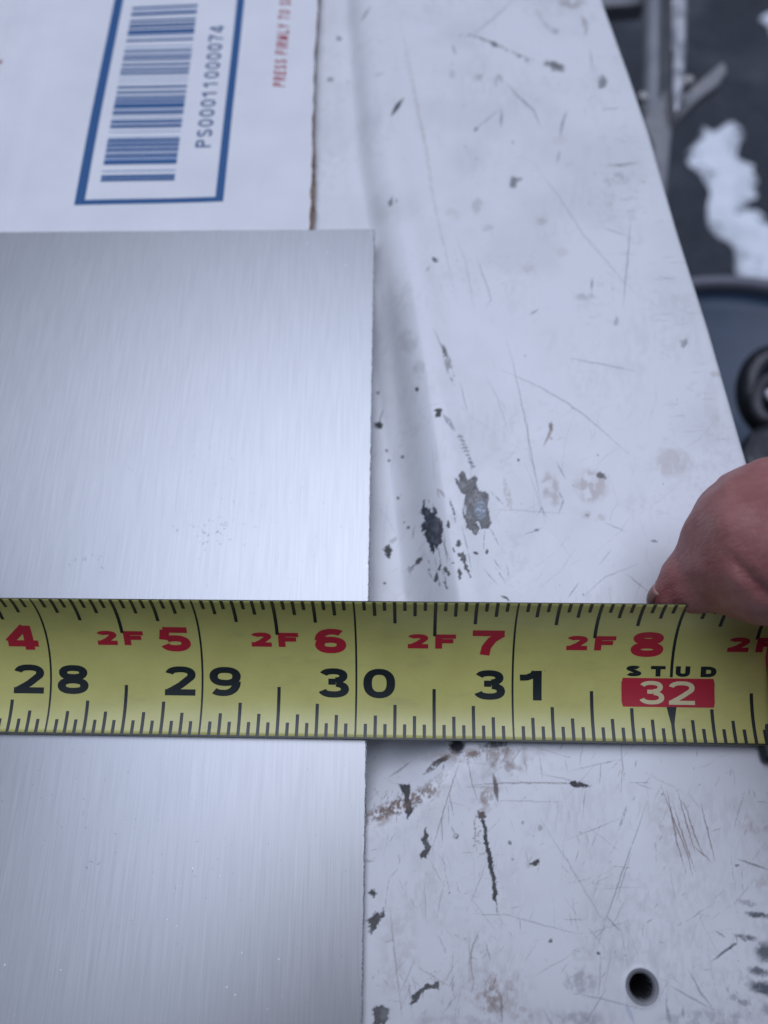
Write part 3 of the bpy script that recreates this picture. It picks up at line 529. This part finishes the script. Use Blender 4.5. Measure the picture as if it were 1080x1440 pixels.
def edge_pts(a, b, n, amp, seed):
    t = np.linspace(0, 1, n)[:, None]; P = a + (b - a) * t; d = (b - a) / np.linalg.norm(b - a); nn = np.array([-d[1], d[0]])
    L = np.linalg.norm(b - a); j = (fnoise(t[:, 0] * L / .9, t[:, 0] * 0 + 3, seed, 2) - .5) * amp + (fnoise(t[:, 0] * L / .28, t[:, 0] * 0, seed + 5, 1) - .5) * amp * .8
    return P + nn * j[:, None]
e1 = edge_pts(PB, PT, 860, .11, 51); e2 = edge_pts(PT, PL, 300, .05, 61); out = [tuple(p) for p in e1] + [tuple(p) for p in e2[1:]] + [tuple(PLB)]
n = len(out); cen = np.mean([PT, PB, PL, PLB], 0)
def inset(p, k, i):
    a = np.array(out[i - 1]); b = np.array(out[(i + 1) % n]); d = (b - a) / (np.linalg.norm(b - a) + 1e-9); return (p[0] - d[1] * k, p[1] + d[0] * k)
pp = [inset(p, .12 + .14 * random.random(), i) for i, p in enumerate(out)]
V = [(x, y, 0) for x, y in pp] + [(x, y, -.10) for x, y in out] + [(x, y, -1.5) for x, y in out]
Fc = [tuple(range(n))] + [(i, i + n, (i + 1) % n + n, (i + 1) % n) for i in range(n)] + [(i + n, i + 2 * n, (i + 1) % n + 2 * n, (i + 1) % n + n) for i in range(n)] + [tuple(range(3 * n - 1, 2 * n - 1, -1))]
plate = mesh('aluminium_plate', V, Fc, am.m); tag(plate, 'flat brushed aluminium plate lying under the tape measure, covering the left half', 'metal plate')
em = NB('sawn_edge', (.22, .22, .24), .5, .7); n1 = em.noise(em.coord(), 2500, 3, .7); em.l(em.ramp(n1, [(.36, (.08, .08, .09)), (.45, (.4, .41, .44)), (.7, (.9, .9, .9))]), em.b.inputs['Base Color'])
plate.data.materials.append(em.m)
for k, p in enumerate(plate.data.polygons):
    if 1 <= k <= 2 * n: p.material_index = 1

ink = Ink(); inw = Ink(); fP = lambda x, y, z=0: (x, y, .012 + z); R2_ = random.Random(9)
def scuffs(px, py, spread, n, amin, amax, tgt, wmax=.09):
    c = at(px, py, 0); k = spread * .116
    for _ in range(n):
        x = c[0] + R2_.gauss(0, k); y = c[1] + R2_.gauss(0, k * .8)
        if x > -9.5 or y > 117: continue
        L = R2_.uniform(amin, amax); a = R2_.uniform(-.9, .9) + (math.pi / 2 if R2_.random() < .35 else 0)
        tgt.line(x, y, x + math.cos(a) * L, y + math.sin(a) * L, R2_.uniform(.04, wmax), fP, .03, n=2)
scuffs(300, 745, 26, 46, .15, .7, ink, .075); scuffs(285, 640, 40, 16, .1, .4, ink); scuffs(125, 785, 16, 8, .2, .8, ink, .1); scuffs(182, 662, 6, 3, .3, .8, ink); scuffs(365, 720, 40, 14, .1, .3, ink)
scuffs(440, 760, 50, 18, .08, .3, ink); scuffs(100, 1090, 70, 26, .08, .35, ink); scuffs(165, 1170, 30, 8, .1, .5, ink); scuffs(127, 1216, 5, 3, .3, .7, ink, .12); scuffs(250, 1200, 90, 20, .08, .3, ink); scuffs(400, 1190, 60, 14, .08, .25, ink); scuffs(110, 366, 5, 3, .2, .5, ink)
scuffs(300, 900, 400, 50, .06, .2, ink)
for q in ((277, 1080), (259, 1114), (287, 1119), (278, 1127), (309, 1232), (235, 1293), (319, 1388), (460, 355), (486, 373), (340, 1340), (392, 1349)):
    c = at(q[0], q[1], 0); inw.line(c[0] - .12, c[1], c[0] + .14, c[1] + .05, .2, fP, n=2)
ik = NB('dark_scuff', (.10, .10, .115), .5, .6); o = ink.make('scuff', ik.m, plate); o['kind'] = 'stuff'
o = inw.make('bright_nick', NB('bright_nick', (.9, .92, .95), .3).m, plate); o['kind'] = 'stuff'
# ================================================================== CARDBOARD MAILER
cm = NB('white_coated_board', (.78, .78, .79), .5); co = cm.coord(); cn = cm.noise(co, 60, 5, .6)
cm.l(cm.ramp(cn, [(.3, (.76, .76, .78)), (.7, (.83, .83, .84))]), cm.b.inputs['Base Color']); cm.bump(cm.noise(cm.coord((1, .3, 1)), 500, 3, .6), .12, .0002)
kb = NB('raw_board_edge', (.34, .2, .13), .8); n1 = kb.noise(kb.coord(), 900, 4, .7); kb.l(kb.ramp(n1, [(.35, (.12, .07, .05)), (.55, (.42, .27, .19)), (.75, (.6, .45, .36))]), kb.b.inputs['Base Color']); kb.bump(n1, .8, .0004)
ZC = -1.52
mail = empty('cardboard_mailer', 0); tag(mail, 'white cardboard mailer with blue barcode frame and torn brown edge, tucked under the plate', 'cardboard mailer')
def cz(x, y):                                   # board surface with two soft creases and a slight wave
    z = 0.0
    for (x0, y0), (x1, y1), dp in ((at(0, 300, ZC)[:2], at(75, 0, ZC)[:2], .55), (at(0, 108, ZC)[:2], at(33, 0, ZC)[:2], .8)):
        d = ((x - x0) * (y1 - y0) - (y - y0) * (x1 - x0)) / math.hypot(x1 - x0, y1 - y0)
        z += dp * .9 / (1 + (d / .8) ** 2); z -= dp * .6 / (1 + ((d - 2.4) / 1.3) ** 2)
    z += .35 * (mnoise.noise(Vector((x * .03, y * .03, 2))))
    return z - .2 + .25 * max(0, min(1, (y - 128) / 30))
nyc = 340; nxc = 150; V = []; Fc = []
yy = np.linspace(100, 330, nyc); xr = -21.2 + (fnoise(yy / 3.2, yy * 0, 71, 3) - .5) * .5 + .3 * np.sin(yy / 16)
for j in range(nyc):
    for i in range(nxc):
        u = (i / (nxc - 1)); x = -230 + (xr[j] + 230) * (1 - (1 - u) ** 1.6); V.append((x, yy[j], ZC + cz(x, yy[j])))
Fc = [(j * nxc + i, j * nxc + i + 1, (j + 1) * nxc + i + 1, (j + 1) * nxc + i) for j in range(nyc - 1) for i in range(nxc - 1)]
mesh('board_face', V, Fc, cm.m, mail, True)
V = []; dpt = [0, .25, .9, 1.6, 2.0]
for j in range(nyc):
    zz = ZC + cz(xr[j], yy[j]); lo = .1 + .75 * max(0, min(1, (160 - yy[j]) / 30))
    for k, d in enumerate(dpt):
        V.append((xr[j] + [0, .12, .5, .8, .9][k] * lo + (random.random() - .5) * .12 * (k > 0), yy[j], zz - d))
m = len(dpt); Fc = [(j * m + k, j * m + k + 1, (j + 1) * m + k + 1, (j + 1) * m + k) for j in range(nyc - 1) for k in range(m - 1)]
mesh('torn_edge', V, Fc, kb.m, mail, True)
blue = NB('blue_print', (.004, .085, .255), .5); lblue = NB('bled_blue_print', (.03, .16, .42), .5); redp = NB('red_print', (.42, .03, .06), .5); dkb = NB('dark_blue_print', (.014, .07, .21), .5)
fC = lambda x, y, z=0: (x, y, ZC + cz(x, y) + .035 + z)
ink = Ink(); xl, xr_, yb = -74.2, -40.5, 129.7
ink.line(xl + 1.1, yb, xl + 1.2, 330, 2.3, fC, n=120); ink.line(xr_ - .95, yb, xr_ - .35, 330, 1.9, fC, n=120); ink.rect(xl + .0, yb - .25, xr_ - .0, yb + 1.2, fC, 30)
fr = ink.make('printed_frame', blue.m, mail)
ink = Ink(); ink2 = Ink()
bars = [(58, 10), (80, 4), (102, 16), (147, 10), (172, 8), (192, 10), (226, 27), (252, 4), (283, 10), (327, 4), (357, 11), (390, 11), (415, 10), (451, 11), (484, 12), (512, 11), (545, 3), (571, 3), (607, 11), (643, 12), (676, 10), (694, 5), (706, 8), (722, 4), (740, 24), (766, 5), (787, 17), (817, 3), (843, 10), (857, 5), (880, 16), (918, 3), (960, 5), (978, 14), (997, 5), (1010, 10), (1028, 5), (1042, 10), (1060, 5), (1080, 14), (1098, 6), (1110, 5), (1127, 20), (1185, 5), (1218, 9), (1230, 4), (1245, 11)]
for c, t in bars:
    xlp = 120 + (345 - (c - 55) * (345 - 105) / (1245 - 55)) / 4.909; y0 = at(xlp, (c - t / 2) / 4.909, ZC)[1]; y1 = at(xlp, (c + t / 2) / 4.909, ZC)[1]
    (ink if t > 6 else ink2).rect(-69.1, min(y0, y1) - (.12 if t > 6 else 0), -52.2, max(y0, y1) + (.16 if t > 6 else .06), fC, 14)
ink2.make('barcode', lblue.m, mail)
ink.make('barcode', blue.m, mail)
ink = Ink(); txt = 'PS00011000074'
ya = at(281, 207, ZC)[1]; yz = at(303, 37, ZC)[1]; adv = (yz - ya) / 12.72; xb0 = -44.7
fR = lambda u, v, z: fC(xb0 - v, ya + u, z)
for k, ch in enumerate(txt): ink.glyph(ch, k * adv + (.1 if ch != '1' else -.05), 0, adv * .72, 3.6, .11, .085, fR)
ink.make('serial_number', dkb.m, mail)
ink = Ink(); txt = 'PRESS FIRMLY TO SEAL'
ya2 = at(385, 124, ZC)[1]; e2_ = at(396, 0, ZC)[1]; adv2 = (e2_ - ya2) / 16.6
fR2 = lambda u, v, z: fC(-28.3 - v, ya2 + u, z)
wds = {'I': .55, 'M': 1.15, ' ': .6}; cx = 0
for ch in txt:
    wd = wds.get(ch, 1.0) * adv2
    if ch != ' ': ink.glyph(ch, cx + wd * .08, 0, wd * (.70 if ch != 'I' else .9), 2.9, .13 if ch != 'I' else .24, .10, fR2, .16)
    cx += wd * 1.06
ink.make('red_slogan', redp.m, mail)
ink = Ink(); a = at(-6, 90, ZC); b = at(5, 90, ZC); ink.rect(a[0], a[1] - .45, b[0], a[1] + .45, fC, 3); ink.make('red_mark', redp.m, mail)

# ================================================================== TAPE MEASURE
TP = (-8.8784, 25.3477, 4.2568, -.0186, -.0022, .6119, .7272, 25.3857)
def tape(s, t, lift=0.0):                       # s = inches from the 30 mark, t = 0 (near edge) .. 1 (far edge)
    x0, y0, z0, yaw, rise, tilt, a, wd = TP; R = wd / (2 * a); ph = (2 * t - 1) * a
    yy = (R - lift) * math.sin(ph); zz = R - (R - lift) * math.cos(ph); ct, st_ = math.cos(tilt), math.sin(tilt)
    y2 = yy * ct - zz * st_; z2 = yy * st_ + zz * ct; x = s * 25.4
    e = np.array([math.cos(yaw) * math.cos(rise), math.sin(yaw) * math.cos(rise), math.sin(rise)]); n_ = np.array([-math.sin(yaw), math.cos(yaw), 0]); m_ = np.cross(e, n_)
    p = np.array([x0, y0, z0]) + x * e + y2 * n_ + z2 * m_
    return tuple(p)
tm = empty('tape_measure', 0); tag(tm, 'yellow steel tape measure stretched across the plate, reading about 30 inches at its edge', 'tape measure')
ym = NB('yellow_blade', (.42, .4, .16), .34); ym.b.inputs['Coat Weight'].default_value = .35; ym.b.inputs['Coat Roughness'].default_value = .28; co = ym.coord(); n1 = ym.noise(co, 110, 5, .65); n2 = ym.noise(co, 1500, 2, .5); n3 = ym.noise(ym.coord((.3, 1, 1)), 260, 5, .7)
yc = ym.ramp(n1, [(.3, (.52, .49, .15)), (.7, (.60, .57, .18))]); yc = ym.mix(ym.ramp(n2, [(.76, 0.), (.8, .7)]), yc, (.16, .15, .09)); yc = ym.mix(ym.ramp(n3, [(.56, 0.), (.8, .35)]), yc, (.28, .27, .14))
ym.l(yc, ym.b.inputs['Base Color']); ym.bump(n3, .05, .0002)
TS0, TS1 = -7.0, 2.62; NS, NT = 160, 28
V = []; Fc = []
for side, lf in ((0, 0), (1, -.16)):
    for i in range(NS + 1):
        for j in range(NT + 1): V.append(tape(TS0 + (TS1 - TS0) * i / NS, j / NT, lf))
K = (NS + 1) * (NT + 1); ix = lambda i, j, s=0: s * K + i * (NT + 1) + j
for i in range(NS):
    for j in range(NT): Fc.append((ix(i, j), ix(i + 1, j), ix(i + 1, j + 1), ix(i, j + 1))); Fc.append((ix(i, j, 1), ix(i, j + 1, 1), ix(i + 1, j + 1, 1), ix(i + 1, j, 1)))
    Fc.append((ix(i, 0), ix(i, 0, 1), ix(i + 1, 0, 1), ix(i + 1, 0))); Fc.append((ix(i, NT), ix(i + 1, NT), ix(i + 1, NT, 1), ix(i, NT, 1)))
blade = mesh('blade', V, Fc, ym.m, tm, True)
sb = NB('blade_steel_edge', (.05, .055, .05), .4, .5)
blade.data.materials.append(sb.m)
for p in blade.data.polygons:
    j = p.index % (2 * NT + 2)
    if j >= 2 * NT: p.material_index = 1
    elif j % 2 == 1: p.material_index = 1
bk = NB('black_print', (.012, .018, .018), .4); rd = NB('crimson_print', (.44, .02, .038), .42); cr = NB('cream_print', (.66, .58, .33), .42)
fT = lambda s, t, z=0: tape(s, t, .02 + z)
ink = Ink(); LW = .0125
for k in range(-16 * 7, 42):
    s = k / 16.0; m = k % 16; lw = .021
    if m == 0:
        if k == 32: continue
        ink.line(s, .006, s, 1.0, LW, fT, n=26); continue
    h = {8: .318, 4: .215, 12: .215}.get(m, .147 if m % 2 == 0 else .095)
    ink.line(s, .004, s, h, lw, fT, n=6); ink.line(s, 1.0, s, 1 - h, lw, fT, n=6)
ink.line(2, 1, 2, .413, .018, fT, n=16); ink.line(2, .004, 2, .12, .021, fT, n=4); ink.line(2, .12, 2, .226, .021, fT, .062, n=5)
ink.line(TS0, .006, TS1, .006, .010, fT, n=80)
ink.make('tick_marks', bk.m, tm)
def put(num, s, mat, name='black_numeral'):
    k = Ink(); a, b = num; ks = (.135, .105)
    k.glyph(a, s - .245, .255, .200, .190, *ks, fT); k.glyph(b, s + .045 if b != '1' else s + .03, .255, .205, .190, *ks, fT); k.make(name, mat, tm)
for n_ in (24, 25, 26, 27, 28, 29, 30, 31): put(str(n_), n_ - 30, bk.m)
for n_ in range(24, 32):
    d = n_ - 24; k = Ink(); k.glyph(str(d) if d else '0', n_ - 30 - .262, .548, .200, .186, .155, .125, fT); k.make('red_numeral', rd.m, tm)
k = Ink(); k.glyph('8', 2 - .268, .548, .204, .186, .155, .125, fT); k.make('red_numeral', rd.m, tm)
for n_ in range(-7, 3):
    k = Ink(); k.glyph('2', n_ + .33, .590, .130, .108, .16, .15, fT); k.glyph('F', n_ + .504, .590, .130, .108, .17, .15, fT); k.make('foot_mark', rd.m, tm)
k = Ink()
for ch, x, wd in (('S', 1.714, .098), ('T', 1.870, .092), ('U', 2.026, .09), ('D', 2.182, .098)): k.glyph(ch, x, .417, wd, .070, .17, .155, fT)
k.make('stud_word', bk.m, tm)
k = Ink(); k.line(1.688, .314, 2.272, .314, .182, lambda s, t, z=0: tape(s, t, .012), n=14)
k.V = []; k.F = []
for i in range(15):
    for j in range(7):
        s = 1.688 + .584 * i / 14; t = .224 + .182 * j / 6
        if i in (0, 14) and j in (0, 6): s += .008 * (1 if i == 0 else -1)
        k.V.append(tape(s, t, .014))
k.F = [(i * 7 + j, (i + 1) * 7 + j, (i + 1) * 7 + j + 1, i * 7 + j + 1) for i in range(14) for j in range(6)]
k.make('red_stud_box', rd.m, tm)
k = Ink(); fT2 = lambda s, t, z=0: tape(s, t, .04 + z)
k.glyph('3', 1.80, .240, .158, .148, .105, .085, fT2); k.glyph('2', 1.985, .240, .162, .148, .105, .085, fT2); k.make('cream_numeral', cr.m, tm)

# case at the right-hand border, mostly out of frame
cs = NB('case_plastic', (.02, .02, .024), .45); rr = NB('red_rubber', (.42, .02, .05), .5)
def rbox(name, x0, x1, y0, y1, z0, z1, bev, mat, parent):
    bm = bmesh.new(); bmesh.ops.create_cube(bm, size=1)
    for v in bm.verts: v.co = Vector(((v.co.x + .5) * (x1 - x0) + x0, (v.co.y + .5) * (y1 - y0) + y0, (v.co.z + .5) * (z1 - z0) + z0))
    bmesh.ops.bevel(bm, geom=bm.edges[:], offset=bev, segments=4, affect='EDGES', profile=.5); return bmobj(name, bm, mat, parent, True)
rbox('case_shell', 57.5, 126, 7, 39, 0.2, 62, 5, cs.m, tm)
rbox('case_foot', 55.2, 66, 9.5, 36, -1.3, 1.0, 1.1, cs.m, tm)
rbox('mouth_bumper', 56.5, 62, 9.5, 35.5, 3.4, 9, 1.6, rr.m, tm)

# ================================================================== HAND
sk = NB('skin', (.42, .2, .17), .5); sk.b.inputs['Subsurface Weight'].default_value = .25; sk.b.inputs['Subsurface Radius'].default_value = (.003, .001, .0006); sk.b.inputs['Subsurface Scale'].default_value = .6
co = sk.coord(); n1 = sk.noise(co, 140, 6, .7); vo = sk.n('TexVoronoi'); vo.feature = 'DISTANCE_TO_EDGE'; vo.inputs['Scale'].default_value = 1500; sk.l(co, vo.inputs['Vector'])
sk.l(sk.ramp(n1, [(.3, (.33, .11, .10)), (.5, (.40, .155, .14)), (.68, (.47, .215, .19))]), sk.b.inputs['Base Color'])
cl = sk.noise(sk.coord((1, 3, 1)), 420, 4, .6)
b1 = sk.bump(cl, .4, .0005); b2 = sk.bump(vo.outputs['Distance'], .5, .00015, b1)
def chain(pts, step=.9):
    out = []
    for (a, ra), (b, rb_) in zip(pts[:-1], pts[1:]):
        a = np.array(a); b = np.array(b); L = np.linalg.norm(b - a); k = max(1, int(L / step))
        for j in range(k): out.append((a + (b - a) * j / k, ra + (rb_ - ra) * j / k))
    out.append((np.array(pts[-1][0]), pts[-1][1])); return out
th = [((925, 852, 121.5), 1.5), ((933, 843, 121), 2.5), ((952, 834, 120.5), 3.9), ((975, 818, 119.5), 5.4), ((1008, 800, 118), 6.8), ((1036, 784, 116.2), 9.1), ((1068, 770, 114.2), 11.6), ((1096, 762, 111.8), 13.0)]
thumb = [(atD(*p), r) for p, r in th]
thumb += [((70, 38, 31), 12.2), ((86, 43, 42), 12.5), ((100, 44, 48), 15.5), ((118, 40, 50), 19), ((136, 34, 48), 22)]
fingers = []
for k, (yo, L) in enumerate(((47, 1.0), (50, 1.08), (50, 1.0))):
    zt = 12 + 18 * k + 10
    fingers.append([((128, 46, zt + 14), 11), ((104, 52, zt + 4), 9.3), ((86, 50, zt), 8.6), ((78, 44 + 2, zt - 1), 8.0), ((74, 46, zt - 2), 7.2)])
fingers.append([((130, 10, 40), 12), ((106, -3, 26), 9.4), ((84, -6, 20), 8.6), ((68, -3, 17), 7.6), ((64, 0, 16.5), 6.8)])
palm = [[((136, 34, 48), 22), ((150, 26, 44), 24), ((172, 12, 46), 22), ((200, -10, 52), 24), ((250, -40, 62), 28)], [((140, 12, 40), 17), ((150, 26, 44), 22)], [((132, 46, 30), 13), ((150, 26, 44), 20)]]
allc = [thumb] + fingers + palm
bm = bmesh.new(); tmpl = bmesh.new(); bmesh.ops.create_icosphere(tmpl, subdivisions=2, radius=1); tv = [v.co.copy() for v in tmpl.verts]; tf = [[v.index for v in f.verts] for f in tmpl.faces]; tmpl.free()
HV = []; HF = []
for c in allc:
    for p, r in chain(c, 1.6):
        b0 = len(HV); HV += [(p[0] + v.x * r, p[1] + v.y * r, p[2] + v.z * r) for v in tv]; HF += [[i + b0 for i in f] for f in tf]
hm = bpy.data.meshes.new('hand'); hm.from_pydata(HV, [], HF); ho = bpy.data.objects.new('hand_tmp', hm); COL.objects.link(ho)
md = ho.modifiers.new('r', 'REMESH'); md.mode = 'VOXEL'; md.voxel_size = .75; md.use_smooth_shade = True
m2 = ho.modifiers.new('s', 'SMOOTH'); m2.factor = .5; m2.iterations = 10
dg = bpy.context.evaluated_depsgraph_get(); em_ = bpy.data.meshes.new_from_object(ho.evaluated_get(dg)); bpy.data.objects.remove(ho)
nv = len(em_.vertices); hc = np.empty(nv * 3); em_.vertices.foreach_get('co', hc); hc = hc.reshape(-1, 3); hn = np.empty(nv * 3); em_.vertices.foreach_get('normal', hn); hn = hn.reshape(-1, 3)
hpx, hpy = proj(hc)
fold, tt_ = segdist(hpx, hpy, [(1012, 772), (1030, 790), (1052, 812), (1080, 838), (1130, 862)])
facing = (hn @ -_d) > .1
near = facing & (hc[:, 0] < 90)
hc -= hn * (.9 * np.exp(-(fold / 9) ** 2) * sstep(0, .3, tt_) * near)[:, None]
f2, t2_ = segdist(hpx, hpy, [(1002, 672), (1010, 690), (1012, 715)]); hc -= hn * (.3 * np.exp(-(f2 / 9) ** 2) * (1 - t2_) * (hc[:, 0] < 75))[:, None]
bump_ = fnoise(hc[:, 0] / 7, hc[:, 1] / 7 + hc[:, 2] / 9, 91, 3) - .5; hc += hn * (.55 * bump_)[:, None]
em_.vertices.foreach_set('co', (hc * MM).ravel()); em_.update(); em_.materials.clear()
em_.polygons.foreach_set('use_smooth', np.ones(len(em_.polygons), bool))
person = empty('person', 0); tag(person, 'bare hand of a person reaching in from the right, thumb pressing on the tape', 'person')
hand = lnk('hand', em_, sk.m, person)
jm = NB('dark_jacket', (.02, .022, .03), .85); jm.bump(jm.noise(jm.coord(), 60, 5, .6), .6, .01)  # rest of the photographer, unseen, added behind the camera to shade the scene
def blobmesh(name, chains, vox, mat, parent, stp, it=6):
    HV = []; HF = []
    for c in chains:
        for p, r in chain(c, stp):
            b0 = len(HV); HV.extend([(p[0] + v.x * r, p[1] + v.y * r, p[2] + v.z * r) for v in tv]); HF.extend([[i + b0 for i in f] for f in tf])
    m0 = bpy.data.meshes.new('t'); m0.from_pydata(HV, [], HF); o = bpy.data.objects.new('t', m0); COL.objects.link(o)
    md = o.modifiers.new('r', 'REMESH'); md.mode = 'VOXEL'; md.voxel_size = vox
    m2 = o.modifiers.new('s', 'SMOOTH'); m2.factor = .5; m2.iterations = it
    m3 = bpy.data.meshes.new_from_object(o.evaluated_get(bpy.context.evaluated_depsgraph_get())); bpy.data.objects.remove(o)
    for v in m3.vertices: v.co *= MM
    m3.polygons.foreach_set('use_smooth', np.ones(len(m3.polygons), bool)); m3.materials.clear(); m3.name = name
    return lnk(name, m3, mat, parent)
blobmesh('unseen_jacket', [[((222, -30, 58), 40), ((290, -130, 90), 55), ((330, -260, 190), 68), ((240, -370, 330), 85)],
   [((240, -370, 330), 85), ((0, -400, 350), 110), ((-240, -370, 330), 85), ((-300, -280, 190), 65), ((-200, -190, 60), 52), ((-130, -150, 40), 42)],
   [((0, -400, 340), 130), ((0, -470, 160), 165), ((0, -500, -60), 175), ((0, -500, -210), 165)], [((100, -400, 330), 110), ((90, -470, 0), 150)], [((-100, -400, 330), 110), ((-90, -470, 0), 150)],
   [((0, -360, 400), 100), ((0, -225, 415), 106), ((0, -125, 400), 122), ((0, -105, 394), 118)]], 9, jm.m, person, 25, 8)  # head brought forward and low to shade the lower panel and blade
tr = NB('dark_trousers', (.02, .024, .035), .9)
blobmesh('trousers', [[((0, -500, -230), 150), ((150, -400, -240), 95), ((170, -300, -260), 80), ((160, -420, -370), 60)], [((0, -500, -230), 150), ((-150, -400, -240), 95), ((-170, -300, -260), 80), ((-160, -420, -370), 60)]], 10, tr.m, person, 25, 6)
for sx in (-1, 1): blobmesh('boot', [[((sx * 160, -440, GZ + 60), 55), ((sx * 165, -360, GZ + 40), 45), ((sx * 168, -290, GZ + 38), 38)]], 7, rb.m, person, 15, 4)
nm = NB('finger_nail', (.36, .2, .17), .45)
a = atD(916, 838, 118.3); V = []; Fc = []
for i in range(9):
    for j in range(9):
        u = (i / 8 - .5) * 2; v = (j / 8 - .5) * 2
        V.append((a[0] - .05 + .5 * u * u + .5 * v * v, a[1] + .2 + v * .8 + u * .7, a[2] - 1.0 + u * 2.0))
Fc = [(i * 9 + j, i * 9 + j + 1, (i + 1) * 9 + j + 1, (i + 1) * 9 + j) for i in range(8) for j in range(8)]
nl = mesh('nail', V, Fc, nm.m, hand, True); so = nl.modifiers.new('s', 'SOLIDIFY'); so.thickness = .0003
